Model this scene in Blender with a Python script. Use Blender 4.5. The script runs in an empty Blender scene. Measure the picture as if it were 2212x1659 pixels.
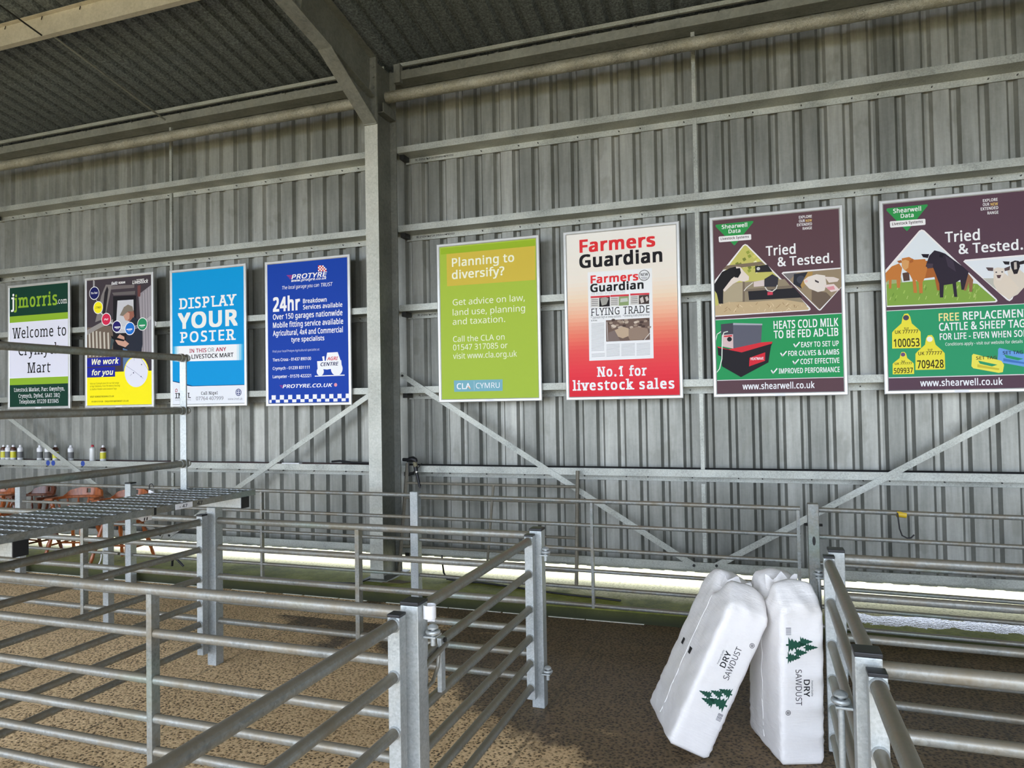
import bpy, bmesh, math, random
from mathutils import Vector, Matrix
# ---------------------------------------------------------------- camera, sky, exposure
sc = bpy.context.scene
C = sc.collection
cam_d = bpy.data.cameras.new('camera'); cam = bpy.data.objects.new('camera', cam_d); C.objects.link(cam)
cam_d.sensor_width = 36.0; cam_d.lens = 36.0 * 1534.0 / 2212.0; cam_d.clip_start = 0.05; cam_d.clip_end = 200
YAW, PITCH, ROLL = 0.334286, 0.024290, -0.017896
_f = Vector((-math.sin(YAW) * math.cos(PITCH), math.cos(YAW) * math.cos(PITCH), math.sin(PITCH)))
_r = Vector((math.cos(YAW), math.sin(YAW), 0)); _u = _r.cross(_f)
_r2 = _r * math.cos(ROLL) + _u * math.sin(ROLL); _u2 = _u * math.cos(ROLL) - _r * math.sin(ROLL)
cam.matrix_world = Matrix(((_r2.x, _u2.x, -_f.x, 0), (_r2.y, _u2.y, -_f.y, -6.4092), (_r2.z, _u2.z, -_f.z, 1.8), (0, 0, 0, 1)))
sc.camera = cam
SKY = 7.6
w = bpy.data.worlds.new('overcast_sky'); sc.world = w; w.use_nodes = True
nt = w.node_tree; nt.nodes.clear()
wo = nt.nodes.new('ShaderNodeOutputWorld'); bg = nt.nodes.new('ShaderNodeBackground'); tc = nt.nodes.new('ShaderNodeTexCoord')
sx = nt.nodes.new('ShaderNodeSeparateXYZ'); rp = nt.nodes.new('ShaderNodeValToRGB')
rp.color_ramp.elements[0].position = 0.0; rp.color_ramp.elements[0].color = (0.66, 0.75, 0.92, 1)
rp.color_ramp.elements[1].position = 1.0; rp.color_ramp.elements[1].color = (0.86, 0.915, 1.0, 1)
nt.links.new(tc.outputs['Generated'], sx.inputs[0]); nt.links.new(sx.outputs['Z'], rp.inputs[0]); nt.links.new(rp.outputs[0], bg.inputs[0])
bg.inputs[1].default_value = SKY; nt.links.new(bg.outputs[0], wo.inputs[0])
sc.view_settings.view_transform = 'Standard'; sc.view_settings.look = 'None'
sc.view_settings.gamma = 1.0; sc.view_settings.use_curve_mapping = False
sc.view_settings.exposure = 0.0
sc.cycles.diffuse_bounces = 5; sc.cycles.glossy_bounces = 4; sc.cycles.max_bounces = 8
random.seed(7)
PI = math.pi
# ---------------------------------------------------------------- helpers
def lin(c):
    r = []
    for x in c[:3]:
        x = x / 255.0
        r.append(x / 12.92 if x <= 0.04045 else ((x + 0.055) / 1.055) ** 2.4)
    return (r[0], r[1], r[2], 1.0)

class NT:
    """tiny node-tree helper"""
    def __init__(s, name):
        s.m = bpy.data.materials.new(name); s.m.use_nodes = True; s.t = s.m.node_tree
        s.b = s.t.nodes['Principled BSDF']; s.o = s.t.nodes['Material Output']
    def n(s, t, **kw):
        x = s.t.nodes.new(t)
        for k, v in kw.items():
            if k in x.inputs.keys(): x.inputs[k].default_value = v
            else: setattr(x, k, v)
        return x
    def l(s, a, b): s.t.links.new(a, b)
    def pos(s, scale=(1, 1, 1), coord='Object'):
        tc = s.n('ShaderNodeTexCoord'); mp = s.n('ShaderNodeMapping'); mp.inputs['Scale'].default_value = scale
        if coord == 'World':
            g = s.n('ShaderNodeNewGeometry'); s.l(g.outputs['Position'], mp.inputs[0])
        else: s.l(tc.outputs[coord], mp.inputs[0])
        return mp.outputs[0]
    def noise(s, v, scale, detail=3, rough=0.55):
        x = s.n('ShaderNodeTexNoise'); x.inputs['Scale'].default_value = scale; x.inputs['Detail'].default_value = detail; x.inputs['Roughness'].default_value = rough
        s.l(v, x.inputs['Vector']); return x.outputs['Fac']
    def ramp(s, f, stops):
        r = s.n('ShaderNodeValToRGB'); e = r.color_ramp.elements
        while len(e) < len(stops): e.new(0.5)
        for k, (p, c) in enumerate(stops): e[k].position = p; e[k].color = c if len(c) == 4 else lin(c)
        s.l(f, r.inputs[0]); return r.outputs[0]
    def mix(s, f, a, b, mode='MIX'):
        x = s.n('ShaderNodeMix'); x.data_type = 'RGBA'; x.blend_type = mode
        for sock, v in ((x.inputs[0], f), (x.inputs[6], a), (x.inputs[7], b)):
            if hasattr(v, 'links') or hasattr(v, 'is_linked'): s.l(v, sock)
            else: sock.default_value = v
        return x.outputs[2]
    def math(s, op, a, b=0.0, c=None):
        x = s.n('ShaderNodeMath'); x.operation = op
        for k, v in enumerate((a, b) if c is None else (a, b, c)):
            if hasattr(v, 'is_linked'): s.l(v, x.inputs[k])
            else: x.inputs[k].default_value = v
        return x.outputs[0]
    def bump(s, h, strength=0.3, dist=0.01):
        b = s.n('ShaderNodeBump'); b.inputs['Strength'].default_value = strength; b.inputs['Distance'].default_value = dist
        s.l(h, b.inputs['Height']); s.l(b.outputs[0], s.b.inputs['Normal'])
    def set(s, col=None, rough=None, metal=None, spec=None):
        for k, v in (('Base Color', col), ('Roughness', rough), ('Metallic', metal), ('Specular IOR Level', spec)):
            if v is None: continue
            if hasattr(v, 'is_linked'): s.l(v, s.b.inputs[k])
            else: s.b.inputs[k].default_value = v

def plain(name, c, rough=0.5, metal=0.0, spec=0.5):
    m = NT(name); p = m.pos((1, 1, 1)); f = m.noise(p, 14, 3)
    a = lin(c); b = tuple(x * 0.82 for x in a[:3]) + (1,)
    m.set(m.mix(f, a, b), rough, metal, spec); return m.m

def galv(name, lo, hi, spangle=26, metal=0.55, rough=0.45, dirt=0.35, dirtc=(112, 104, 88), dust=0.0):
    """hot-dip galvanised steel: spangle patches, streaks and settled dust"""
    m = NT(name); p = m.pos((1, 1, 1), 'World')
    v = m.n('ShaderNodeTexVoronoi'); v.inputs['Scale'].default_value = spangle * 3.0; m.l(p, v.inputs['Vector'])
    sp = m.n('ShaderNodeSeparateColor'); m.l(v.outputs['Color'], sp.inputs[0])
    n1 = m.noise(p, 3.5, 5, 0.65); n2 = m.noise(p, 60, 4, 0.7)
    f = m.math('ADD', m.math('MULTIPLY', sp.outputs[0], 0.12), m.math('ADD', m.math('MULTIPLY', n1, 0.75), m.math('MULTIPLY', n2, 0.33)))
    base = m.ramp(f, [(0.38, lo), (0.85, hi)])
    d = m.ramp(m.noise(p, 7, 4, 0.7), [(0.42, (0, 0, 0, 1)), (0.68, (dirt,) * 3 + (1,))])
    col = m.mix(d, base, lin(dirtc))
    if dust:
        g = m.n('ShaderNodeNewGeometry'); sn_ = m.n('ShaderNodeSeparateXYZ'); m.l(g.outputs['True Normal'], sn_.inputs[0])
        du = m.ramp(m.math('ADD', sn_.outputs[2], m.math('MULTIPLY', n1, 0.35)), [(0.35, (0, 0, 0, 1)), (0.95, (dust,) * 3 + (1,))])
        gr = m.ramp(m.noise(p, 1.3, 2, 0.5), [(0.60, (0, 0, 0, 1)), (0.74, (0.35,) * 3 + (1,))])
        col = m.mix(du, m.mix(gr, col, lin((140, 172, 156))), lin((132, 122, 102)))
    m.set(col, m.math('MULTIPLY_ADD', n2, 0.25, rough - 0.1), metal)
    m.bump(n2, 0.12, 0.003); return m.m

class MB:
    """mesh builder, world coordinates in, one object out"""
    def __init__(s): s.v = []; s.f = []; s.m = []; s.s = []
    def add(s, vs, fs, mat=0, smooth=False):
        o = len(s.v); s.v += [tuple(x) for x in vs]
        for f in fs: s.f.append([i + o for i in f]); s.m.append(mat); s.s.append(smooth)
        return s
    def box(s, x0, x1, y0, y1, z0, z1, mat=0, M=None):
        vs = [Vector((x, y, z)) for z in (z0, z1) for y in (y0, y1) for x in (x0, x1)]
        if M: vs = [M @ v for v in vs]
        return s.add(vs, [(0, 2, 3, 1), (4, 5, 7, 6), (0, 1, 5, 4), (2, 6, 7, 3), (0, 4, 6, 2), (1, 3, 7, 5)], mat)
    def tube(s, a, b, r, n=14, mat=0, r2=None, cap=True): return s.path([a, b], r, n, mat, r2, cap)
    def path(s, pts, r, n=10, mat=0, r2=None, cap=True):
        pts = [Vector(p) for p in pts]; k = len(pts); vs = []; fs = []
        t0 = (pts[1] - pts[0]).normalized(); ref = Vector((0, 0, 1)) if abs(t0.z) < 0.9 else Vector((1, 0, 0))
        u = t0.cross(ref).normalized()
        for i, p in enumerate(pts):
            t = (pts[min(i + 1, k - 1)] - pts[max(i - 1, 0)]).normalized()
            u = (u - t * u.dot(t)).normalized(); w_ = t.cross(u)
            rr = r if r2 is None else r + (r2 - r) * i / (k - 1)
            if callable(r): rr = r(i / (k - 1))
            for j in range(n): a = 2 * PI * j / n; vs.append(p + u * math.cos(a) * rr + w_ * math.sin(a) * rr)
        for i in range(k - 1):
            for j in range(n): fs.append((i * n + j, i * n + (j + 1) % n, (i + 1) * n + (j + 1) % n, (i + 1) * n + j))
        s.add(vs, fs, mat, True)
        if cap:
            o = len(s.v) - k * n
            s.f.append([o + j for j in range(n)][::-1]); s.m.append(mat); s.s.append(False)
            s.f.append([o + (k - 1) * n + j for j in range(n)]); s.m.append(mat); s.s.append(False)
        return s
    def lathe(s, c, prof, n=20, mat=0, axis=None):
        c = Vector(c); A = (Vector(axis) if axis else Vector((0, 0, 1))).normalized()
        u = A.orthogonal().normalized(); w_ = A.cross(u); vs = []; fs = []
        for r, h in prof:
            for j in range(n): a = 2 * PI * j / n; vs.append(c + A * h + (u * math.cos(a) + w_ * math.sin(a)) * r)
        for i in range(len(prof) - 1):
            for j in range(n): fs.append((i * n + j, i * n + (j + 1) % n, (i + 1) * n + (j + 1) % n, (i + 1) * n + j))
        s.add(vs, fs, mat, True); o = len(s.v) - len(prof) * n
        s.f.append([o + j for j in range(n)][::-1]); s.m.append(mat); s.s.append(False)
        s.f.append([o + (len(prof) - 1) * n + j for j in range(n)]); s.m.append(mat); s.s.append(False)
        return s
    def prism(s, poly, ax, ay, az, d, org=(0, 0, 0), mat=0):
        """poly in the ax/ay plane at org, extruded d along az"""
        org = Vector(org); ax, ay, az = Vector(ax), Vector(ay), Vector(az); n = len(poly)
        a = [org + ax * p[0] + ay * p[1] for p in poly]; b = [p + az * d for p in a]
        return s.add(a + b, [list(range(n))[::-1], list(range(n, 2 * n))] + [(i, (i + 1) % n, n + (i + 1) % n, n + i) for i in range(n)], mat)
    def build(s, name, mats, parent=None, bevel=0, fixn=True):
        me = bpy.data.meshes.new(name); off = Vector((0, 0, 0)); q = parent
        while q is not None: off += q.location; q = q.parent
        me.from_pydata([tuple(Vector(v) - off) for v in s.v], [], s.f)
        for m in (mats if isinstance(mats, (list, tuple)) else [mats]): me.materials.append(m)
        me.polygons.foreach_set('material_index', s.m); me.polygons.foreach_set('use_smooth', s.s)
        if fixn:
            b = bmesh.new(); b.from_mesh(me); bmesh.ops.recalc_face_normals(b, faces=b.faces); b.to_mesh(me); b.free()
        if any(s.s) and hasattr(me, 'set_sharp_from_angle'): me.set_sharp_from_angle(angle=math.radians(40))
        me.update()
        o = bpy.data.objects.new(name, me); C.objects.link(o)
        if parent is not None: o.parent = parent
        if bevel:
            bv = o.modifiers.new('bevel', 'BEVEL'); bv.width = bevel; bv.segments = 2; bv.limit_method = 'ANGLE'
        return o

def tag(o, label, cat, group=None, kind=None):
    if label: o['label'] = label
    if cat: o['category'] = cat
    if group: o['group'] = group
    if kind: o['kind'] = kind
    return o
def thing(name, label, cat, loc=(0, 0, 0), group=None):
    o = bpy.data.objects.new(name, None); C.objects.link(o); o.location = loc; o.empty_display_size = 0.1
    return tag(o, label, cat, group)
def struct(o): o['kind'] = 'structure'; return o
def copy_tree(o, parent=None):
    c = o.copy(); C.objects.link(c)
    if parent is not None: c.parent = parent
    for ch in list(o.children): copy_tree(ch, c)
    return c
# ---------------------------------------------------------------- materials
M_rail = galv('galvanised_rail', (106, 108, 104), (170, 174, 170), 30, 0.42, 0.44, 0.8, (122, 112, 92), 0.75)
M_box = galv('galvanised_box_section', (140, 146, 146), (206, 212, 212), 40, 0.45, 0.42, 0.25)
M_steel = galv('dull_galvanised_steel', (96, 98, 92), (146, 148, 140), 12, 0.3, 0.55, 0.35, (96, 92, 78))
M_flange = galv('bright_galvanised_flange', (150, 152, 142), (205, 206, 196), 22, 0.35, 0.5, 0.25)
M_girt = galv('galvanised_girt', (122, 125, 118), (202, 205, 196), 48, 0.5, 0.45, 0.3)
M_old = galv('weathered_old_steel', (96, 92, 80), (140, 134, 118), 20, 0.25, 0.6, 0.5)
M_cap = plain('black_plastic_cap', (24, 25, 28), 0.45)
M_black = plain('black_rubber', (22, 22, 24), 0.5)
M_white = plain('white_plastic', (236, 236, 238), 0.4)
M_frame = plain('silver_aluminium_frame', (206, 206, 202), 0.32, 0.35)
M_bolt = plain('dark_bolt_head', (48, 48, 46), 0.5, 0.5)
M_ink = plain('black_marker_ink', (26, 26, 30), 0.6)

def m_sheet():
    m = NT('galvanised_wall_sheeting'); p = m.pos((1, 1, 1), 'World')
    ps = m.pos((5.0, 1, 0.0), 'World')
    wn = m.n('ShaderNodeTexWhiteNoise'); wn.noise_dimensions = '1D'
    sx_ = m.n('ShaderNodeSeparateXYZ'); m.l(p, sx_.inputs[0])
    pan = m.math('FLOOR', m.math('DIVIDE', m.math('SUBTRACT', sx_.outputs[0], 0.175), 0.2)); m.l(pan, wn.inputs['W'])
    st = m.noise(m.pos((9, 1, 0.7), 'World'), 2.2, 5, 0.6); bl = m.noise(p, 1.6, 4, 0.6); fine = m.noise(p, 30, 4, 0.7)
    sm = m.noise(m.pos((1.0, 1, 0.55), 'World'), 5.5, 3, 0.5)
    f = m.math('ADD', m.math('MULTIPLY', wn.outputs[0], 0.22), m.math('ADD', m.math('MULTIPLY', st, 0.48), m.math('ADD', m.math('MULTIPLY', bl, 0.30), m.math('MULTIPLY', fine, 0.14))))
    base = m.ramp(f, [(0.34, (100, 102, 95)), (0.55, (130, 131, 124)), (0.80, (166, 166, 158))])
    base = m.mix(m.ramp(sm, [(0.60, (0, 0, 0, 1)), (0.66, (0.35, 0.35, 0.35, 1))]), base, lin((110, 110, 100)))
    m.set(base, 0.44, 0.5); m.bump(fine, 0.05, 0.002); return m.m
M_sheet = m_sheet()
def m_roof():
    m = NT('dirty_roof_sheeting'); p = m.pos((1, 1, 1), 'World'); n = m.noise(p, 45, 5, 0.8); b = m.noise(p, 1.3, 3)
    base = m.ramp(n, [(0.36, (42, 47, 50)), (0.52, (98, 106, 108)), (0.75, (160, 168, 168))])
    m.set(m.mix(m.math('MULTIPLY', b, 0.6), base, lin((66, 68, 66))), 0.6, 0.3); return m.m
M_roof = m_roof()
def m_floor():
    m = NT('exposed_aggregate_concrete'); p = m.pos((1, 1, 1), 'World'); sp = m.n('ShaderNodeSeparateXYZ'); m.l(p, sp.inputs[0])
    X, Y = sp.outputs[0], sp.outputs[1]
    v = m.n('ShaderNodeTexVoronoi'); v.inputs['Scale'].default_value = 52; v.inputs['Randomness'].default_value = 1.0
    nn = m.n('ShaderNodeTexNoise'); nn.inputs['Scale'].default_value = 70; nn.inputs['Detail'].default_value = 3; m.l(p, nn.inputs['Vector'])
    av = m.n('ShaderNodeVectorMath'); av.operation = 'MULTIPLY_ADD'; m.l(nn.outputs['Color'], av.inputs[0]); av.inputs[1].default_value = (0.022,) * 3; m.l(p, av.inputs[2]); m.l(av.outputs[0], v.inputs['Vector'])
    fine = m.noise(p, 150, 4, 0.75); big = m.noise(p, 1.1, 4, 0.6); med = m.noise(p, 6, 4, 0.6)
    pit = m.math('ADD', m.math('MULTIPLY', v.outputs['Distance'], 0.9), m.math('ADD', m.math('MULTIPLY', fine, 0.30), m.math('MULTIPLY', med, -0.28)))
    dry = m.ramp(pit, [(0.10, (56, 44, 28)), (0.26, (92, 76, 54)), (0.345, (212, 178, 130)), (0.66, (244, 212, 164))])
    wet = m.ramp(pit, [(0.10, (34, 27, 18)), (0.24, (62, 50, 34)), (0.40, (104, 87, 62)), (0.66, (126, 106, 78))])
    dry = m.mix(m.math('MULTIPLY', big, 0.75), dry, lin((142, 120, 94)), 'MULTIPLY') if False else m.mix(m.ramp(big, [(0.40, (0, 0, 0, 1)), (0.7, (0.45,) * 3 + (1,))]), dry, lin((190, 158, 114)))
    # damp area: spreads from the alley and the right-hand pens
    d = m.math('ADD', Y, m.math('MULTIPLY_ADD', X, 0.55, 3.39)); d = m.math('ADD', d, m.math('MULTIPLY_ADD', m.noise(p, 1.7, 5, 0.65), 2.2, -1.1))
    k = m.math('MULTIPLY', m.math('GREATER_THAN', Y, -1.25), m.math('LESS_THAN', X, -1.5)); d = m.math('SUBTRACT', d, m.math('MULTIPLY', k, 0.9))
    dw = m.ramp(m.math('MULTIPLY_ADD', d, 0.5, 0.5), [(0.44, (0, 0, 0, 1)), (0.56, (1, 1, 1, 1))])
    # slab joints
    jx = m.math('LESS_THAN', m.math('ABSOLUTE', m.math('SUBTRACT', m.math('FRACT', m.math('DIVIDE', m.math('ADD', X, 3.62), 2.4)), 0.5)), 0.0035)
    jx = m.math('LESS_THAN', m.math('ABSOLUTE', m.math('SUBTRACT', m.math('PINGPONG', m.math('ADD', m.math('ADD', X, 3.60), m.math('MULTIPLY', med, 0.02)), 1.2), 0.0)), 0.011)
    col = m.mix(dw, dry, wet); col = m.mix(m.math('MULTIPLY', jx, 0.38), col, lin((70, 62, 46)))
    m.set(col, m.math('MULTIPLY_ADD', dw, -0.28, 0.85)); m.bump(pit, 0.5, 0.006); return m.m
M_floor = m_floor()
def m_kerb():
    m = NT('mossy_concrete'); p = m.pos((1, 1, 1), 'World'); sp = m.n('ShaderNodeSeparateXYZ'); m.l(p, sp.inputs[0]); X, Y, Z = sp.outputs
    n = m.noise(p, 3.2, 5, 0.65); f = m.noise(p, 40, 4, 0.75)
    moss = m.ramp(m.math('ADD', m.math('MULTIPLY', n, 0.7), m.math('MULTIPLY', f, 0.3)), [(0.35, (92, 98, 34)), (0.55, (146, 150, 62)), (0.72, (180, 172, 104))])
    conc = m.ramp(f, [(0.34, (130, 124, 92)), (0.46, (206, 198, 146)), (0.6, (224, 216, 168))])
    sh = m.n('ShaderNodeMapRange'); sh.inputs['From Min'].default_value = -2.8; sh.inputs['From Max'].default_value = -1.1; sh.inputs['To Min'].default_value = 0.0; sh.inputs['To Max'].default_value = 0.26; m.l(X, sh.inputs['Value'])
    g = m.math('ADD', m.math('ADD', Y, sh.outputs[0]), m.math('MULTIPLY_ADD', n, 0.6, -0.3))
    col = m.mix(m.ramp(m.math('MULTIPLY_ADD', g, 1.0, 0.5), [(0.38, (0, 0, 0, 1)), (0.58, (1, 1, 1, 1))]), moss, conc)
    low = m.ramp(Z, [(0.02, (1, 1, 1, 1)), (0.088, (0.85,) * 3 + (1,)), (0.099, (0, 0, 0, 1))]); col = m.mix(low, col, lin((40, 44, 18)))
    # standing water on the right-hand stretch
    pu = m.math('MULTIPLY', m.math('GREATER_THAN', m.math('ADD', X, m.math('MULTIPLY', n, 0.4)), 0.7), m.math('LESS_THAN', m.math('ABSOLUTE', m.math('ADD', m.math('ADD', Y, 0.38), m.math('MULTIPLY_ADD', n, 0.5, -0.25))), 0.12))
    col = m.mix(pu, col, lin((60, 60, 50)))
    m.set(col, m.math('MULTIPLY_ADD', pu, -0.72, 0.8)); m.bump(m.noise(p, 55, 3, 0.6), 0.35, 0.006); return m.m
M_kerb = m_kerb()
def m_wood(name, a, b):
    m = NT(name); p = m.pos((1, 1, 1)); n = m.noise(m.pos((30, 30, 4)), 1.2, 4, 0.6)
    m.set(m.ramp(n, [(0.35, a), (0.65, b)]), 0.28); return m.m
M_wood = m_wood('orange_varnished_wood', (132, 68, 32), (178, 100, 52)); M_wood_d = m_wood('dark_varnished_wood', (66, 32, 18), (108, 56, 30))
def m_film():
    m = NT('printed_poster_film'); a = m.n('ShaderNodeAttribute'); a.attribute_name = 'Col'
    m.set(a.outputs['Color'], 0.45, None, 0.09); p = m.pos((1, 1, 1)); m.bump(m.noise(p, 6, 3, 0.5), 0.06, 0.01); return m.m
M_film = m_film()
def m_bag():
    m = NT('white_polythene_bag'); p = m.pos((1, 1, 1)); n = m.noise(m.pos((6, 6, 60)), 1.5, 4, 0.6); n2 = m.noise(p, 22, 3, 0.6)
    m.set(m.mix(n2, lin((240, 237, 234)), lin((230, 227, 224))), 0.42); m.b.inputs['Subsurface Weight'].default_value = 0.0
    m.bump(m.math('ADD', m.math('MULTIPLY', n, 0.9), n2), 0.5, 0.006); return m.m
M_bag = m_bag()
# ---------------------------------------------------------------- setting
XL, XR = -17.0, 9.0
PITCH_X = 0.175                                   # phase of the sheeting ribs
def ribs(x0, x1, depth):
    """profile points (x, recess) of the box-profile sheeting, pitch 0.2"""
    pts = [(x0, 0.0)]; k = math.ceil((x0 + 0.05 - PITCH_X) / 0.2); x = PITCH_X + k * 0.2
    while x < x1 - 0.05:
        pts += [(x - 0.041, 0), (x - 0.0175, depth), (x + 0.0175, depth), (x + 0.041, 0)]; x += 0.2
    return pts + [(x1, 0.0)]
YS = 0.235                                        # inner face of the wall sheeting
b = MB(); pr_ = ribs(XL, XR, 0.036)
vs = [(x, YS + d, z) for x, d in pr_ for z in (0.222, 5.36)]
b.add(vs, [(2 * i, 2 * i + 2, 2 * i + 3, 2 * i + 1) for i in range(len(pr_) - 1)])
b.add([(x, y + 0.0015, z) for x, y, z in vs], [(2 * i, 2 * i + 1, 2 * i + 3, 2 * i + 2) for i in range(len(pr_) - 1)])
struct(b.build('wall_back', M_sheet, fixn=False))
ROOF = lambda y: 5.31 + 0.2 * (YS - y)            # underside of the roof sheets
Y_OPEN = -10.5
b = MB(); vs = []
for x, d in pr_: vs += [(x, YS + 0.35, ROOF(YS + 0.35) + d), (x, Y_OPEN, ROOF(Y_OPEN) + d)]
b.add(vs, [(2 * i, 2 * i + 1, 2 * i + 3, 2 * i + 2) for i in range(len(pr_) - 1)])
b.add([(x, y, z + 0.0015) for x, y, z in vs], [(2 * i, 2 * i + 2, 2 * i + 3, 2 * i + 1) for i in range(len(pr_) - 1)])
struct(b.build('ceiling', M_roof, fixn=False))
for nm, x in (('wall_left', XL), ('wall_right', XR)):
    b = MB(); b.prism([(YS, 0.15), (-10.3, 0.15), (-10.3, ROOF(-10.3)), (YS, ROOF(YS))], (0, 1, 0), (0, 0, 1), (1, 0, 0), 0.03, (x, 0, 0)); struct(b.build(nm, M_roof))
struct(MB().box(XL, XR, -10.44, -10.40, 4.7, ROOF(-10.4)).build('added_shade_fascia', M_roof))   # unseen fascia added over the open front to darken the upper wall
struct(MB().box(XL, XR, -12.0, -0.66, -0.2, 0.0).build('floor', M_floor))
# raised concrete strip under the wall, running out into the yard behind it
b = MB(); b.prism([(-0.69, 0.10), (-0.672, -0.02), (6.0, -0.02), (6.0, 0.10)], (0, 1, 0), (0, 0, 1), (1, 0, 0), XR - XL, (XL, 0, 0)); struct(b.build('trim_1', M_kerb))
M_yard = plain('pale_yard_concrete', (200, 186, 138), 0.8)
struct(MB().box(-40, 40, -45, -12.0, -0.25, -0.02).build('floor_yard', M_yard))
# thin broken white line of scale along the foot of the kerb
b = MB(); x = -8.6
while x < -0.9:
    l = random.uniform(0.05, 0.5); wd = random.uniform(0.003, 0.008)
    b.box(x, x + l, -0.684 - wd, -0.676, 0.0, 0.004); x += l + random.choice((0.01, 0.03, 0.02, 0.2))
struct(b.build('trim_2', plain('white_scale', (214, 212, 196), 0.8)))

# ---------------------------------------------------------------- steel frame
def i_beam_poly(wd, dp, tf=0.012, tw=0.008):
    a, h = wd / 2, dp / 2
    return [(-a, -h), (a, -h), (a, -h + tf), (tw / 2, -h + tf), (tw / 2, h - tf), (a, h - tf), (a, h), (-a, h), (-a, h - tf), (-tw / 2, h - tf), (-tw / 2, -h + tf), (-a, -h + tf)]
COLX, YF, YB = -3.512, -0.355, 0.03
sr = 0.2; cs, sn = 1 / math.hypot(1, sr), sr / math.hypot(1, sr)
def rafter_z(y): return 4.977 - 0.2 * (y - YF)    # rafter centre line above the column face
def portal(X, seen):
    col = thing('steel_column', 'tall grey steel I-section column between the green and the dark blue posters' if seen else 'steel column at the right end of the wall, beyond the cattle poster', 'column', (X, -0.16, 0.1))
    b = MB(); b.prism(i_beam_poly(0.142, YB - YF, 0.014, 0.009), (1, 0, 0), (0, 1, 0), (0, 0, 1), 5.08, (X, (YF + YB) / 2, 0.11)); b.build('column_shaft', M_steel, col)
    MB().box(X - 0.071, X + 0.071, YF - 0.0015, YF, 0.12, 4.53).build('front_flange', M_flange, col)['label'] = 'pale galvanised front flange'
    MB().box(X - 0.13, X + 0.13, YF - 0.05, YB + 0.05, 0.1, 0.114).build('base_plate', M_steel, col)
    for sx_, z in ((1, 4.83), (-1, 4.83)):          # angle cleats that carry the tie tube
        b = MB(); b.box(X + sx_ * 0.006, X + sx_ * 0.085, YF + 0.10, YB - 0.05, z - 0.155, z - 0.145); b.box(X + sx_ * 0.075, X + sx_ * 0.085, YF + 0.10, YB - 0.05, z - 0.145, z - 0.06)
        b.build('tie_cleat', M_steel, col)
    r = thing('roof_rafter', 'inclined steel I-beam rafter running out from the column top under the roof' if seen else 'steel rafter above the right end of the wall', 'beam', (X, YF, 4.9))
    b = MB(); L = (YF - Y_OPEN) / cs; az = (0, -cs, sn)
    b.prism(i_beam_poly(0.142, 0.412, 0.012, 0.008), (1, 0, 0), (0, sn, cs), az, L, (X, YF - 0.014, rafter_z(YF))); b.build('rafter_beam', M_steel, r)
    b = MB(); b.box(X - 0.071, X + 0.071, YF - 0.016, YF - 0.002, 4.52, rafter_z(YF) + 0.222); b.build('end_plate', M_steel, r, 0.002)
    for z in (5.08, 4.98, 4.88, 4.62):
        for sx_ in (-1, 1): MB().lathe((X + sx_ * 0.045, YF - 0.028, z), [(0.0, -0.006), (0.012, -0.006), (0.012, 0.012), (0.0, 0.012)], 6, 0, (0, 1, 0)).build('bolt', M_steel, r)
    # haunch: bottom flange and web cut below the rafter
    h = thing('x', None, None); bpy.data.objects.remove(h)
    z0, z1, y1 = 4.535, 4.918, -1.115
    b = MB(); d = Vector((0, y1 - YF, z1 - z0)); n = Vector((0, -d.z, d.y)).normalized() * -1
    b.prism([(-0.071, 0), (0.071, 0), (0.071, 0.012), (-0.071, 0.012)], (1, 0, 0), tuple(n if n.z > 0 else -n), tuple(d.normalized()), d.length, (X, YF - 0.012, z0 - 0.006)); hf = b.build('haunch_flange', M_steel, r)
    b = MB(); zb = lambda y: rafter_z(y) - 0.205
    b.prism([(YF - 0.016, z0 + 0.01), (y1 + 0.02, z1 + 0.0), (y1 + 0.02, zb(y1 + 0.02) + 0.004), (YF - 0.016, zb(YF) + 0.004)], (0, 1, 0), (0, 0, 1), (1, 0, 0), 0.008, (X - 0.004, 0, 0)); b.build('haunch_web', M_steel, r)
    # stiffener at the first purlin
    for sx_ in (-1, 1):
        b = MB(); y = -1.56; b.prism([(sx_ * 0.004, 0), (sx_ * 0.071, 0), (sx_ * 0.071, 0.385), (sx_ * 0.004, 0.385)], (1, 0, 0), (0, sn, cs), az, 0.01, (X, y, rafter_z(y) - 0.19)); b.build('stiffener_plate', M_flange if False else M_steel, r)
portal(COLX, True)
BAYS = ((-9.46, COLX, 'left'), (COLX, 2.44, 'right'))
ORD = ['topmost', 'second', 'third', 'fourth', 'fifth', 'lowest']
GZ = (4.362, 3.552, 2.738, 1.903, 1.108, 0.296)    # web level of each sheeting rail
stamp_jobs = []
scr = MB().lathe((0, 0, 0), [(0.0, 0), (0.0035, 0), (0.0025, 0.024), (0.0, 0.026)], 6, 0, (0, -0.5, -0.87))
screw_me = None
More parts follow.
